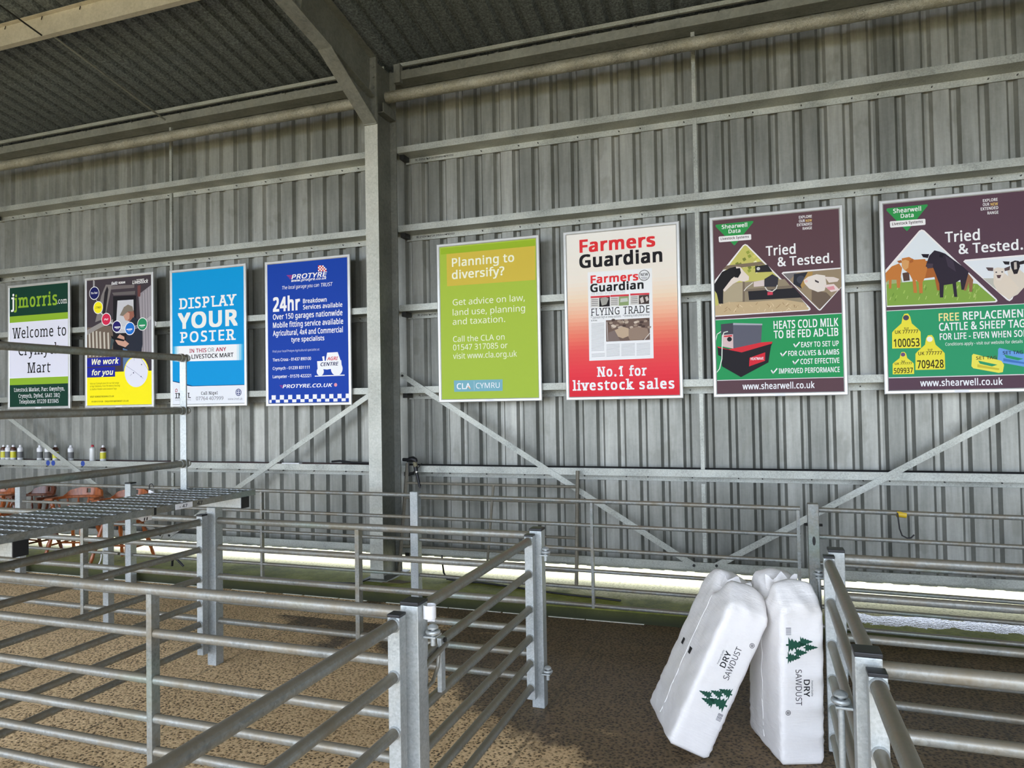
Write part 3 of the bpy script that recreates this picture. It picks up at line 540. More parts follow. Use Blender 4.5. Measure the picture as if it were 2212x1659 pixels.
PRINTS = [
 [
  ('P',(22,60,46),[(28,1155),(1038,1155),(1038,1565),(28,1565)]),('P',(140,178,48),[(28,1099),(1038,1099),(1038,1180),(28,1180)]),
  ('P',(222,222,235),[(28,397),(1038,397),(1038,1095),(28,1095)]),('P',(140,178,48),[(28,307),(1038,307),(1038,392),(28,392)]),
  ('P',(22,60,46),[(28,15),(1038,15),(1038,307),(28,307)]),('T','jmorris','Sb',(140,178,48),108,1285,744,170),('T','j','Sb',(240,240,240),54,1296,57,171),
  ('T','.com','S',(240,240,240),852,1292,164,69),('T','Welcome to','S',(15,15,18),76,897,925,134),('T','Crymych','S',(15,15,18),186,680,717,133),
  ('T','Mart','S',(15,15,18),342,454,399,129),('T','Livestock Market, Parc Gwynfryn,','S',(240,240,240),107,222,865,48),
  ('T','Crymych, Dyfed, SA41 3RQ','S',(240,240,240),186,144,707,47),('T','Telephone: 01239 831845','S',(240,240,240),198,72,674,47),
 ],
 [
  ('P',(66,58,64),[(28,4),(1038,4),(1038,1563),(28,1563)]),('P',(110,96,84),[(32,975),(412,977),(515,675),(515,579),(30,565)]),
  ('P',(196,188,174),[(57,942),(83,947),(95,621),(67,617)]),('P',(196,188,174),[(114,932),(140,937),(153,619),(124,615)]),
  ('P',(196,188,174),[(171,923),(197,928),(210,617),(181,613)]),('P',(196,188,174),[(228,914),(254,919),(267,615),(238,611)]),
  ('P',(196,188,174),[(292,904),(318,909),(330,613),(302,608)]),('P',(196,188,174),[(356,895),(381,900),(393,610),(365,606)]),
  ('P',(150,144,140),[(32,943),(264,1028),(504,1058),(503,1015),(278,973),(32,883)]),('P',(128,122,120),[(165,1033),(266,1350),(337,1474),(436,1467),(321,1068)]),
  ('P',(40,36,40),[(279,1113),(316,1379),(359,1456),(379,1412),(329,1131)]),('P',(112,104,104),[(422,1457),(782,1442),(781,1406),(422,1409)]),
  ('P',(104,98,98),[(435,1371),(795,1368),(788,1326),(463,1337)]),('P',(30,28,32),[(452,1327),(808,1314),(804,642),(448,656)]),
  ('P',(198,198,204),[(521,1271),(767,1268),(773,980),(696,878),(489,884)]),('P',(142,136,142),[(842,1322),(1038,1424),(1042,622),(898,628)]),
  ('L',(205,198,200),4,[(876,1310),(890,649)]),('L',(205,198,200),4,[(917,1338),(931,647)]),('L',(205,198,200),4,[(957,1367),(971,646)]),
  ('L',(205,198,200),4,[(998,1396),(1011,644)]),('P',(108,66,64),[(828,1429),(877,1431),(870,1297),(830,1298)]),('P',(70,82,84),[(418,838),(397,685),(418,684),(467,804)]),
  ('P',(92,122,160),[(601,703),(749,655),(734,414),(605,417)]),('P',(40,44,56),[(738,1071),(833,1034),(898,952),(902,732),(871,629),(694,641),(640,722),(657,859),(699,1004)]),
  ('P',(150,96,80),[(601,1095),(684,1143),(769,1140),(779,1074),(711,1014),(645,1031),(626,1063)]),
  ('P',(196,150,130),[(604,1094),(677,1124),(708,1110),(705,1046),(669,1022),(642,1031),(623,1064)]),
  ('P',(128,118,106),[(557,1093),(621,1187),(684,1214),(753,1187),(769,1129),(687,1132),(604,1082)]),
  ('P',(202,156,136),[(485,797),(516,834),(555,869),(624,835),(629,797),(698,749),(640,710),(527,746)]),
  ('P',(22,22,26),[(416,858),(558,817),(640,796),(613,782),(502,803),(432,822)]),('L',(240,240,240),3,[(137,1561),(137,1458)]),('L',(240,240,240),3,[(146,1547),(145,1444)]),
  ('L',(240,240,240),3,[(154,1533),(154,1431)]),('L',(240,240,240),3,[(155,1349),(207,1270)]),('L',(240,240,240),3,[(163,1335),(216,1256)]),
  ('L',(240,240,240),3,[(172,1322),(224,1243)]),('L',(240,240,240),3,[(228,1172),(313,1102)]),('L',(240,240,240),3,[(237,1158),(321,1089)]),
  ('L',(240,240,240),3,[(245,1145),(330,1076)]),('L',(240,240,240),3,[(369,1046),(481,986)]),('L',(240,240,240),3,[(377,1032),(489,973)]),
  ('L',(240,240,240),3,[(386,1019),(497,960)]),('L',(240,240,240),3,[(536,962),(674,942)]),('L',(240,240,240),3,[(545,949),(683,929)]),('L',(240,240,240),3,[(553,936),(691,916)]),
  ('L',(240,240,240),3,[(743,946),(865,966)]),('L',(240,240,240),3,[(751,933),(874,953)]),('L',(240,240,240),3,[(759,920),(882,940)]),('L',(240,240,240),3,[(920,995),(1028,1057)]),
  ('L',(240,240,240),3,[(928,982),(1035,1044)]),('L',(240,240,240),3,[(936,969),(1043,1031)]),('C',(240,240,240),155,1384,80),('C',(26,30,92),155,1384,72),
  ('C',(240,240,240),216,1206,77),('C',(246,232,30),216,1206,69),('C',(240,240,240),344,1058,77),('C',(214,44,80),344,1058,68),('C',(240,240,240),510,962,72),
  ('C',(40,30,102),510,962,63),('C',(240,240,240),713,928,78),('C',(30,112,204),713,928,69),('C',(240,240,240),903,971,77),('C',(44,142,96),903,971,69),
  ('T','Tru-Test','Bi',(240,240,240),102,1375,106,24),('T','Z TAGS','Bi',(40,60,40),177,1196,80,24),('T','Pel','Bi',(240,240,240),314,1046,62,23),
  ('P',(240,240,240),[(475,961),(564,961),(564,948),(475,948)]),('P',(240,240,240),[(495,939),(545,939),(545,934),(494,935)]),
  ('P',(240,240,240),[(662,926),(750,926),(750,913),(662,914)]),('P',(240,240,240),[(681,904),(730,904),(730,900),(681,900)]),
  ('P',(240,240,240),[(857,962),(944,962),(944,950),(857,950)]),('P',(240,240,240),[(876,941),(925,940),(925,936),(876,936)]),('T','KiwiKit','Bi',(240,240,240),426,1463,97,39),
  ('T','ROXAN','Bk',(240,240,240),537,1470,101,26),('T','DATAMARS','B',(240,240,240),813,1490,115,15),('T','Livestock','Bi',(240,240,240),752,1452,239,44),
  ('P',(252,236,24),[(28,8),(1038,8),(1038,368),(28,368)]),('P',(252,236,24),[(479,425),(1044,422),(1044,321),(479,337)]),('P',(32,40,150),[(33,604),(556,604),(559,498),(33,495)]),
  ('P',(32,40,150),[(33,485),(477,485),(476,371),(32,368)]),('T','We work','Bi',(252,250,205),108,522,427,71),('T','for you','Bi',(252,250,205),107,394,340,66),
  ('C',(252,236,24),805,411,189),('C',(226,226,236),805,411,176),('L',(120,120,150),3,[(776,580),(773,549)]),('L',(120,120,150),3,[(632,501),(775,423),(910,335)]),
  ('L',(120,120,150),3,[(871,577),(991,427)]),('L',(120,120,150),3,[(713,372),(741,392)]),('C',(60,60,90),888,497,7),('C',(60,60,90),765,404,8),('C',(60,60,90),880,357,7),
  ('T','Visit our Crymych store for our full range','R',(96,92,20),78,284,456,20),('T','of Agri Solutions, from Pel electric fencing','R',(96,92,20),78,251,469,21),
  ('T','to Stallion Feeders and Livestock Tags.','R',(96,92,20),78,216,425,20),('T','VISIT KIWIKITROXAN.CO.UK','B',(96,92,20),77,126,379,20),
  ('T','01239 213120   ENQUIRIES@KIWIKIT.CO.UK','B',(96,92,20),103,68,581,18),
 ],
 [
  ('P',(0,150,214),[(28,22),(1038,22),(1038,1576),(28,1576)]),('T','DISPLAY','Sb',(238,238,236),131,1121,806,124),('T','YOUR','Bk',(236,236,230),110,898,841,187),
  ('T','POSTER','Sb',(238,238,236),142,736,780,122),('P',(36,163,217),[(33,696),(50,696),(49,520),(31,521)]),('P',(96,186,224),[(50,696),(71,695),(69,520),(49,520)]),
  ('P',(156,208,230),[(71,695),(94,695),(93,520),(69,520)]),('P',(211,229,236),[(94,695),(120,695),(119,519),(93,520)]),('P',(240,240,240),[(120,695),(936,683),(934,506),(119,519)]),
  ('P',(211,229,236),[(936,683),(965,683),(964,505),(934,506)]),('P',(156,208,230),[(965,683),(993,683),(991,505),(964,505)]),
  ('P',(96,186,224),[(993,683),(1014,682),(1012,505),(991,505)]),('P',(36,163,217),[(1014,682),(1030,682),(1028,504),(1012,505)]),('T','IN THIS','B',(168,30,60),278,613,239,45),
  ('T','OR','R',(120,120,125),537,612,88,46),('T','ANY','B',(168,30,60),649,614,141,45),('T','& LIVESTOCK MART','B',(15,15,18),232,545,658,48),
  ('P',(0,60,110),[(27,302),(146,280),(247,255),(318,237),(1028,236),(1028,222),(304,226),(26,275)]),
  ('P',(232,234,238),[(26,293),(146,269),(232,241),(304,231),(1032,229),(1037,32),(32,22)]),('T','IMEL','Sb',(15,15,18),64,101,227,60),
  ('L',(168,30,60),6,[(69,176),(72,199),(87,208),(97,196),(96,178),(81,172),(69,176)]),('T','Call Nigel','Sb',(40,40,44),438,134,231,34),
  ('T','07764 407999','R',(70,70,76),366,72,379,39),('T','www.imel.uk','R',(110,110,116),809,67,197,24),('T','marketing + advertising','R',(140,140,146),64,74,227,14),
  ('C',(50,60,110),953,149,40),('C',(215,218,228),953,149,32),('C',(60,70,120),953,149,26),('P',(215,218,228),[(923,154),(984,155),(984,146),(923,145)]),
  ('P',(215,218,228),[(948,173),(959,173),(958,124),(947,124)]),
 ],
 [
  ('P',(22,64,164),[(28,29),(1038,29),(1038,1582),(28,1582)]),('L',(206,44,66),4,[(285,1408),(352,1405)]),('L',(206,44,66),4,[(297,1395),(349,1394)]),
  ('L',(206,44,66),4,[(308,1382),(347,1384)]),('L',(206,44,66),4,[(319,1369),(344,1373)]),('P',(206,60,60),[(678,1485),(695,1485),(695,1469),(677,1469)]),
  ('P',(235,235,240),[(677,1469),(695,1469),(694,1453),(677,1453)]),('P',(206,60,60),[(677,1453),(694,1453),(694,1437),(677,1437)]),
  ('P',(235,235,240),[(677,1437),(694,1437),(694,1421),(677,1421)]),('P',(235,235,240),[(695,1484),(712,1483),(712,1467),(695,1468)]),
  ('P',(206,60,60),[(695,1468),(712,1467),(712,1451),(694,1452)]),('P',(235,235,240),[(694,1452),(712,1451),(712,1435),(694,1436)]),
  ('P',(206,60,60),[(694,1436),(712,1435),(711,1419),(694,1420)]),('P',(206,60,60),[(712,1482),(730,1482),(729,1466),(712,1466)]),
  ('P',(235,235,240),[(712,1466),(729,1466),(729,1450),(712,1450)]),('P',(206,60,60),[(712,1450),(729,1450),(729,1434),(712,1434)]),
  ('P',(235,235,240),[(712,1434),(729,1434),(729,1418),(711,1418)]),('P',(235,235,240),[(730,1481),(747,1481),(747,1465),(729,1465)]),
  ('P',(206,60,60),[(729,1465),(747,1465),(747,1449),(729,1449)]),('P',(235,235,240),[(729,1449),(747,1449),(746,1433),(729,1433)]),
  ('P',(206,60,60),[(729,1433),(746,1433),(746,1417),(729,1417)]),('P',(235,235,240),[(747,1464),(764,1463),(764,1447),(747,1448)]),
  ('P',(206,60,60),[(747,1448),(764,1447),(764,1431),(746,1432)]),('P',(235,235,240),[(746,1432),(764,1431),(763,1415),(746,1416)]),
  ('P',(235,235,240),[(764,1446),(781,1446),(781,1430),(764,1430)]),('P',(206,60,60),[(764,1430),(781,1430),(781,1414),(763,1414)]),
  ('T','PROTYRE','Bi',(240,240,240),342,1362,447,52),('T','www.protyre.co.uk','Bi',(240,240,240),340,1333,442,28),('T','The local garage you can','I',(240,240,240),221,1260,467,37),
  ('T','TRUST','I',(240,240,240),711,1256,144,39),('T','24hr','Bk',(240,240,240),99,1030,348,160),('T','Breakdown','B',(240,240,240),485,1095,294,47),
  ('T','Services available','B',(240,240,240),485,1029,485,48),('T','Over 150 garages nationwide','B',(240,240,240),98,940,872,59),
  ('T','Mobile fitting service available','B',(240,240,240),97,850,880,59),('T','Agricultural, 4x4 and Commercial','B',(240,240,240),96,762,876,59),
  ('T','tyre specialists','B',(240,240,240),330,688,415,50),('T','Find your local Protyre Agricultural specialist at:','R',(210,215,235),90,582,595,24),
  ('T','Tiers Cross - 01437 890100','B',(240,240,240),90,486,488,33),('T','Crymych - 01239 831111','B',(240,240,240),89,394,469,32),
  ('T','Lampeter - 01570 422221','B',(240,240,240),88,304,488,33),('P',(240,240,240),[(758,467),(778,554),(906,556),(943,460)]),
  ('P',(240,240,240),[(653,469),(948,469),(954,397),(775,376),(658,391)]),('P',(240,240,240),[(716,514),(743,519),(747,464),(727,465)]),('C',(240,240,240),691,358,44),
  ('C',(240,240,240),893,381,71),('L',(240,240,240),10,[(626,311),(984,312)]),('T','AGRI','Bi',(206,44,66),777,474,132,36),('T','CENTRE','Bi',(36,44,90),696,416,220,38),
  ('L',(206,44,66),3,[(178,222),(217,221)]),('L',(206,44,66),3,[(188,211),(217,210)]),('L',(206,44,66),3,[(198,199),(216,199)]),
  ('T','PROTYRE.CO.UK','Bi',(240,240,240),215,194,625,39),('C',(225,150,160),877,213,19),('P',(240,240,240),[(41,70),(71,70),(70,38),(40,37)]),
  ('P',(240,240,240),[(71,119),(125,119),(124,70),(71,70)]),('P',(240,240,240),[(124,70),(177,70),(177,38),(124,38)]),('P',(240,240,240),[(178,119),(231,119),(230,70),(177,70)]),
  ('P',(240,240,240),[(230,70),(283,71),(283,38),(230,38)]),('P',(240,240,240),[(284,119),(336,119),(335,71),(283,71)]),('P',(240,240,240),[(335,71),(388,71),(387,38),(335,38)]),
  ('P',(240,240,240),[(388,119),(440,119),(440,71),(388,71)]),('P',(240,240,240),[(440,71),(491,71),(491,39),(439,39)]),('P',(240,240,240),[(492,119),(544,119),(543,71),(491,71)]),
  ('P',(240,240,240),[(543,71),(594,71),(594,39),(543,39)]),('P',(240,240,240),[(595,119),(646,119),(645,71),(594,71)]),('P',(240,240,240),[(645,71),(696,71),(696,39),(645,39)]),
  ('P',(240,240,240),[(697,118),(747,118),(747,71),(696,71)]),('P',(240,240,240),[(747,71),(797,71),(797,39),(746,39)]),('P',(240,240,240),[(798,118),(848,118),(847,71),(797,71)]),
  ('P',(240,240,240),[(847,71),(897,71),(897,39),(847,39)]),('P',(240,240,240),[(898,118),(947,118),(947,71),(897,71)]),('P',(240,240,240),[(947,71),(996,71),(996,40),(946,40)]),
  ('P',(240,240,240),[(997,118),(1034,118),(1034,71),(996,71)]),
 ],
 [
  ('P',(166,190,66),[(28,21),(1038,21),(1038,1558),(28,1558)]),('P',(150,180,42),[(44,1533),(1027,1531),(1026,1471),(43,1471)]),
  ('P',(206,182,70),[(105,1471),(1026,1471),(1023,1147),(106,1150)]),('T','Planning to','B',(238,238,214),163,1340,651,85),('T','diversify?','B',(238,238,214),160,1218,552,85),
  ('T','Get advice on law,','R',(238,238,214),165,956,749,60),('T','land use, planning','R',(238,238,214),163,856,751,60),('T','and taxation.','R',(238,238,214),161,764,550,60),
  ('T','Call the CLA on','R',(238,238,214),162,594,540,55),('T','01547 317085 or','R',(238,238,214),161,512,570,55),('T','visit www.cla.org.uk','R',(238,238,214),159,427,665,56),
  ('P',(122,174,186),[(164,215),(674,212),(672,102),(166,103)]),('T','CLA','B',(240,240,240),194,129,147,58),('L',(200,215,220),3,[(378,202),(379,115)]),
  ('T','CYMRU','R',(240,240,240),397,132,246,52),('L',(232,150,70),6,[(314,153),(339,128)]),
 ],
 [
  ('P',(233,231,225),[(28,1560),(1038,1560),(1038,1596),(28,1596)]),('P',(233,230,224),[(28,1523),(1038,1523),(1038,1560),(28,1560)]),
  ('P',(234,230,223),[(28,1487),(1038,1487),(1038,1523),(28,1523)]),('P',(234,230,222),[(28,1450),(1038,1450),(1038,1487),(28,1487)]),
  ('P',(234,229,221),[(28,1414),(1038,1414),(1038,1450),(28,1450)]),('P',(234,229,220),[(28,1377),(1038,1377),(1038,1414),(28,1414)]),
  ('P',(234,229,219),[(28,1341),(1038,1341),(1038,1377),(28,1377)]),('P',(235,228,218),[(28,1305),(1038,1305),(1038,1341),(28,1341)]),
  ('P',(235,228,217),[(28,1268),(1038,1268),(1038,1305),(28,1305)]),('P',(235,228,216),[(28,1232),(1038,1232),(1038,1268),(28,1268)]),
  ('P',(235,227,215),[(28,1196),(1038,1196),(1038,1232),(28,1232)]),('P',(235,227,214),[(28,1159),(1038,1159),(1038,1196),(28,1196)]),
  ('P',(236,226,213),[(28,1123),(1038,1123),(1038,1159),(28,1159)]),('P',(236,226,212),[(28,1086),(1038,1086),(1038,1123),(28,1123)]),
  ('P',(237,224,208),[(28,1050),(1038,1050),(1038,1086),(28,1086)]),('P',(238,221,202),[(28,1014),(1038,1014),(1038,1050),(28,1050)]),
  ('P',(238,218,196),[(28,977),(1038,977),(1038,1014),(28,1014)]),('P',(239,216,190),[(28,941),(1038,941),(1038,977),(28,977)]),
  ('P',(240,211,182),[(28,905),(1038,905),(1038,941),(28,941)]),('P',(240,203,173),[(28,869),(1038,869),(1038,905),(28,905)]),
  ('P',(240,195,165),[(28,832),(1038,832),(1038,869),(28,869)]),('P',(240,187,156),[(28,796),(1038,796),(1038,832),(28,832)]),
  ('P',(240,179,147),[(28,760),(1038,760),(1038,796),(28,796)]),('P',(239,168,138),[(28,723),(1038,723),(1038,760),(28,760)]),
  ('P',(238,157,128),[(28,687),(1038,687),(1038,723),(28,723)]),('P',(237,146,119),[(28,651),(1038,651),(1038,687),(28,687)]),
  ('P',(237,135,110),[(28,615),(1038,615),(1038,651),(28,651)]),('P',(236,124,102),[(28,578),(1038,578),(1038,615),(28,615)]),
  ('P',(235,115,97),[(28,542),(1038,542),(1038,578),(28,578)]),('P',(234,105,91),[(28,506),(1038,506),(1038,542),(28,542)]),
  ('P',(233,95,86),[(28,470),(1038,470),(1038,506),(28,506)]),('P',(232,85,81),[(28,433),(1038,433),(1038,470),(28,470)]),('P',(232,80,79),[(28,397),(1038,397),(1038,433),(28,433)]),
  ('P',(231,76,77),[(28,361),(1038,361),(1038,397),(28,397)]),('P',(231,72,75),[(28,325),(1038,325),(1038,361),(28,361)]),('P',(231,67,74),[(28,289),(1038,289),(1038,325),(28,325)]),
  ('P',(230,63,72),[(28,252),(1038,252),(1038,289),(28,289)]),('P',(230,59,70),[(28,216),(1038,216),(1038,252),(28,252)]),('P',(228,56,68),[(28,180),(1038,180),(1038,216),(28,216)]),
  ('P',(226,53,65),[(28,144),(1038,144),(1038,180),(28,180)]),('P',(224,50,63),[(28,108),(1038,108),(1038,144),(28,144)]),('P',(222,47,60),[(28,71),(1038,71),(1038,108),(28,108)]),
  ('P',(219,44,58),[(28,35),(1038,35),(1038,71),(28,71)]),('P',(217,41,55),[(28,-1),(1038,-1),(1038,35),(28,35)]),('T','Farmers','K',(222,52,56),155,1372,696,123),
  ('T','Guardian','K',(30,28,30),150,1228,761,127),('P',(236,236,236),[(228,1181),(817,1173),(814,363),(226,361)]),('T','Farmers','K',(222,52,56),254,1076,439,76),
  ('T','Guardian','K',(30,28,30),249,996,490,78),('C',(30,28,30),746,1113,49),('C',(236,236,236),746,1113,44),('T','NEW','B',(30,28,30),715,1108,66,28),
  ('L',(90,90,90),4,[(717,1094),(775,1094)]),('L',(90,90,90),4,[(724,1081),(770,1081)]),('T','THE HEART OF AGRICULTURE','S',(190,190,190),254,966,318,23),
  ('P',(210,206,200),[(251,957),(432,954),(429,851),(249,853)]),('P',(210,60,70),[(251,957),(432,954),(431,937),(251,940)]),
  ('P',(30,26,28),[(332,937),(429,937),(427,853),(330,855)]),('L',(90,88,88),4,[(259,924),(319,922)]),('L',(90,88,88),4,[(259,907),(318,905)]),
  ('L',(90,88,88),4,[(259,889),(318,888)]),('L',(90,88,88),4,[(258,872),(318,871)]),('P',(210,206,200),[(435,956),(605,953),(603,851),(433,853)]),
  ('P',(210,60,70),[(435,956),(605,953),(605,936),(434,939)]),('P',(140,160,110),[(514,936),(603,936),(601,853),(512,854)]),('L',(90,88,88),4,[(443,923),(501,921)]),
  ('L',(90,88,88),4,[(442,906),(501,904)]),('L',(90,88,88),4,[(442,889),(500,887)]),('L',(90,88,88),4,[(442,872),(500,870)]),
  ('P',(210,206,200),[(617,957),(789,953),(786,852),(615,854)]),('P',(210,60,70),[(617,957),(789,953),(788,937),(617,940)]),
  ('P',(70,58,54),[(695,936),(786,937),(784,855),(693,856)]),('L',(90,88,88),4,[(625,924),(682,922)]),('L',(90,88,88),4,[(625,907),(682,906)]),
  ('L',(90,88,88),4,[(624,890),(681,889)]),('L',(90,88,88),4,[(624,873),(681,872)]),('P',(160,158,150),[(339,930),(388,942),(420,925),(397,872),(354,864)]),
  ('P',(196,200,190),[(528,918),(592,920),(595,887),(523,884)]),('P',(200,190,184),[(703,906),(729,924),(741,872),(712,863)]),
  ('P',(200,190,184),[(750,914),(771,925),(783,891),(762,875)]),('T','FLYING TRADE','S',(40,40,42),250,776,537,67),
  ('T','* Optimism high at sheep auctions    * Breeding trade phenomenal','R',(70,70,70),249,748,537,22),('P',(112,92,82),[(389,727),(786,729),(786,530),(388,531)]),
  ('P',(160,140,124),[(491,717),(509,725),(528,719),(523,705),(500,702)]),('P',(78,62,56),[(438,730),(456,738),(475,732),(470,717),(447,714)]),
  ('P',(78,62,56),[(694,629),(711,637),(729,632),(725,617),(702,614)]),('P',(160,140,124),[(506,708),(523,716),(543,711),(538,696),(514,693)]),
  ('P',(78,62,56),[(746,712),(763,720),(782,715),(777,700),(754,697)]),('P',(78,62,56),[(695,696),(712,703),(731,698),(726,683),(703,680)]),
  ('P',(160,140,124),[(436,661),(453,669),(472,663),(468,649),(444,646)]),('P',(78,62,56),[(469,675),(487,682),(506,677),(501,662),(477,659)]),
  ('P',(78,62,56),[(407,699),(425,707),(444,702),(439,687),(415,684)]),('P',(78,62,56),[(711,658),(728,666),(747,661),(742,646),(719,643)]),
  ('P',(188,170,152),[(562,707),(579,714),(598,709),(594,694),(570,691)]),('P',(208,192,176),[(434,678),(451,686),(471,680),(466,666),(442,662)]),
  ('P',(188,170,152),[(660,703),(677,711),(695,705),(691,691),(668,688)]),('P',(78,62,56),[(555,702),(573,710),(592,704),(587,690),(564,687)]),
  ('P',(160,140,124),[(471,679),(489,687),(508,681),(503,667),(480,664)]),('P',(160,140,124),[(732,704),(749,712),(768,707),(763,692),(740,689)]),
  ('P',(188,170,152),[(505,660),(523,668),(542,663),(537,648),(514,645)]),('P',(188,170,152),[(526,707),(543,714),(562,709),(558,694),(534,691)]),
  ('P',(78,62,56),[(536,717),(553,725),(572,720),(567,705),(544,702)]),('P',(78,62,56),[(670,608),(687,615),(705,610),(701,596),(678,592)]),
  ('P',(188,170,152),[(523,710),(540,717),(559,712),(554,697),(531,694)]),('P',(160,140,124),[(512,706),(529,713),(549,708),(544,693),(520,690)]),
  ('P',(188,170,152),[(495,659),(513,666),(532,661),(527,646),(504,643)]),('P',(78,62,56),[(537,673),(554,681),(573,676),(569,661),(545,658)]),
  ('P',(160,140,124),[(764,648),(781,656),(800,650),(795,636),(772,633)]),('P',(188,170,152),[(560,701),(577,709),(596,704),(591,689),(568,686)]),
  ('P',(188,170,152),[(671,650),(688,658),(707,652),(703,638),(679,635)]),('P',(188,170,152),[(603,655),(620,663),(639,657),(634,643),(611,640)]),
  ('P',(208,192,176),[(449,669),(466,677),(485,672),(481,657),(457,654)]),('P',(208,192,176),[(642,698),(659,705),(678,700),(673,685),(650,682)]),
  ('P',(160,140,124),[(555,722),(572,729),(591,724),(587,709),(563,706)]),('P',(160,140,124),[(640,671),(657,679),(676,674),(671,659),(648,656)]),
  ('P',(160,140,124),[(416,703),(434,711),(453,706),(448,691),(424,688)]),('P',(78,62,56),[(684,670),(701,678),(720,673),(716,658),(692,655)]),
  ('P',(150,128,112),[(596,636),(671,654),(765,633),(779,564),(710,533),(605,534),(584,584)]),('P',(190,166,140),[(468,632),(544,660),(596,642),(595,573),(541,554),(483,578)]),
  ('P',(126,110,104),[(413,613),(468,632),(519,531),(412,532)]),('L',(220,214,208),5,[(736,534),(785,590)]),('L',(220,214,208),4,[(399,711),(403,539)]),
  ('L',(150,150,152),3,[(254,702),(372,704)]),('L',(150,150,152),3,[(253,690),(372,692)]),('L',(150,150,152),3,[(253,679),(371,680)]),('L',(150,150,152),3,[(253,667),(371,668)]),
  ('L',(150,150,152),3,[(253,655),(371,656)]),('L',(150,150,152),3,[(252,643),(371,645)]),('L',(150,150,152),3,[(252,631),(370,633)]),('L',(150,150,152),3,[(252,619),(370,621)]),
  ('L',(150,150,152),3,[(252,607),(370,609)]),('L',(150,150,152),3,[(251,595),(370,597)]),('L',(150,150,152),3,[(251,583),(369,585)]),('L',(150,150,152),3,[(251,572),(369,574)]),
  ('L',(150,150,152),3,[(251,560),(369,562)]),('L',(150,150,152),3,[(250,548),(369,550)]),('L',(150,150,152),3,[(250,536),(368,538)]),('L',(150,150,152),3,[(250,524),(368,526)]),
  ('L',(150,150,152),3,[(250,512),(368,515)]),('L',(150,150,152),3,[(249,500),(368,503)]),('L',(150,150,152),3,[(249,488),(367,491)]),('L',(150,150,152),3,[(249,476),(367,479)]),
  ('L',(150,150,152),3,[(249,465),(367,467)]),('L',(150,150,152),3,[(248,453),(367,455)]),('L',(150,150,152),3,[(250,421),(372,424)]),('L',(150,150,152),3,[(250,409),(372,412)]),
  ('L',(150,150,152),3,[(250,398),(372,400)]),('L',(150,150,152),3,[(389,502),(510,504)]),('L',(150,150,152),3,[(389,490),(510,492)]),('L',(150,150,152),3,[(389,478),(510,481)]),
  ('L',(150,150,152),3,[(389,466),(509,469)]),('L',(150,150,152),3,[(388,455),(509,457)]),('L',(150,150,152),3,[(388,443),(509,445)]),('L',(150,150,152),3,[(388,431),(509,434)]),
  ('L',(150,150,152),3,[(388,419),(508,422)]),('L',(150,150,152),3,[(387,407),(508,410)]),('L',(150,150,152),3,[(387,396),(508,399)]),('L',(150,150,152),3,[(527,501),(648,503)]),
  ('L',(150,150,152),3,[(527,489),(648,492)]),('L',(150,150,152),3,[(527,478),(648,480)]),('L',(150,150,152),3,[(526,466),(648,468)]),('L',(150,150,152),3,[(526,454),(647,457)]),
  ('L',(150,150,152),3,[(526,443),(647,445)]),('L',(150,150,152),3,[(526,431),(647,433)]),('L',(150,150,152),3,[(525,419),(647,422)]),('L',(150,150,152),3,[(525,407),(646,410)]),
  ('L',(150,150,152),3,[(525,396),(646,399)]),('L',(150,150,152),3,[(665,500),(785,503)]),('L',(150,150,152),3,[(665,489),(785,491)]),('L',(150,150,152),3,[(665,477),(784,480)]),
  ('L',(150,150,152),3,[(665,466),(784,468)]),('L',(150,150,152),3,[(664,454),(784,456)]),('L',(150,150,152),3,[(664,442),(784,445)]),('L',(150,150,152),3,[(664,431),(783,433)]),
  ('L',(150,150,152),3,[(663,419),(783,422)]),('L',(150,150,152),3,[(663,407),(783,410)]),('L',(150,150,152),3,[(663,396),(782,399)]),
  ('T','By The Desk','B',(60,60,60),252,725,55,13),('T','No.1 for','Sk',(240,240,240),296,214,454,92),('T','livestock sales','Sk',(240,240,240),63,92,927,93),
 ],
 [
  ('P',(94,68,74),[(28,16),(1038,16),(1038,1580),(28,1580)]),('P',(230,225,225),[(28,144),(1038,144),(1038,678),(28,678)]),
  ('P',(42,150,88),[(28,150),(1038,150),(1038,672),(28,672)]),('P',(52,150,78),[(52,1502),(61,1507),(359,1510),(365,1505),(363,1496),(211,1317),(203,1312),(197,1319),(52,1491)]),
  ('T','Shearwell','B',(240,240,240),103,1465,211,35),('T','Data','B',(240,240,240),159,1422,98,33),
  ('P',(238,236,236),[(75,1395),(81,1401),(338,1397),(344,1392),(344,1354),(338,1349),(84,1350),(77,1355)]),('T','Livestock Systems','B',(70,50,56),92,1368,233,22),
  ('T','EXPLORE','B',(240,240,240),728,1492,101,23),('T','OUR','B',(240,240,240),728,1460,45,23),('T','NEW','B',(226,190,110),780,1458,48,22),
  ('T','EXTENDED','B',(240,240,240),711,1428,117,23),('T','RANGE','B',(240,240,240),755,1394,72,23),('T','Tried','B',(240,240,240),459,1200,236,84),
  ('T','& Tested.','B',(240,240,240),550,1102,431,79),('P',(236,232,230),[(275,1308),(293,1316),(311,1308),(796,735),(799,720),(787,711),(28,702),(29,989),(27,1013)]),
  ('P',(196,190,104),[(281,1300),(293,1306),(305,1298),(786,729),(778,719),(32,712),(33,987)]),('P',(214,206,110),[(209,1087),(231,1098),(243,1076),(220,1063)]),
  ('P',(214,206,110),[(372,1129),(394,1140),(405,1118),(383,1105)]),('P',(150,160,70),[(297,1248),(320,1259),(331,1237),(309,1224)]),
  ('P',(150,160,70),[(378,1145),(400,1156),(411,1134),(389,1121)]),('P',(236,232,190),[(265,1137),(287,1148),(298,1126),(276,1113)]),
  ('P',(236,232,190),[(356,1156),(378,1167),(390,1145),(367,1132)]),('P',(120,128,60),[(266,1191),(289,1201),(300,1179),(278,1166)]),
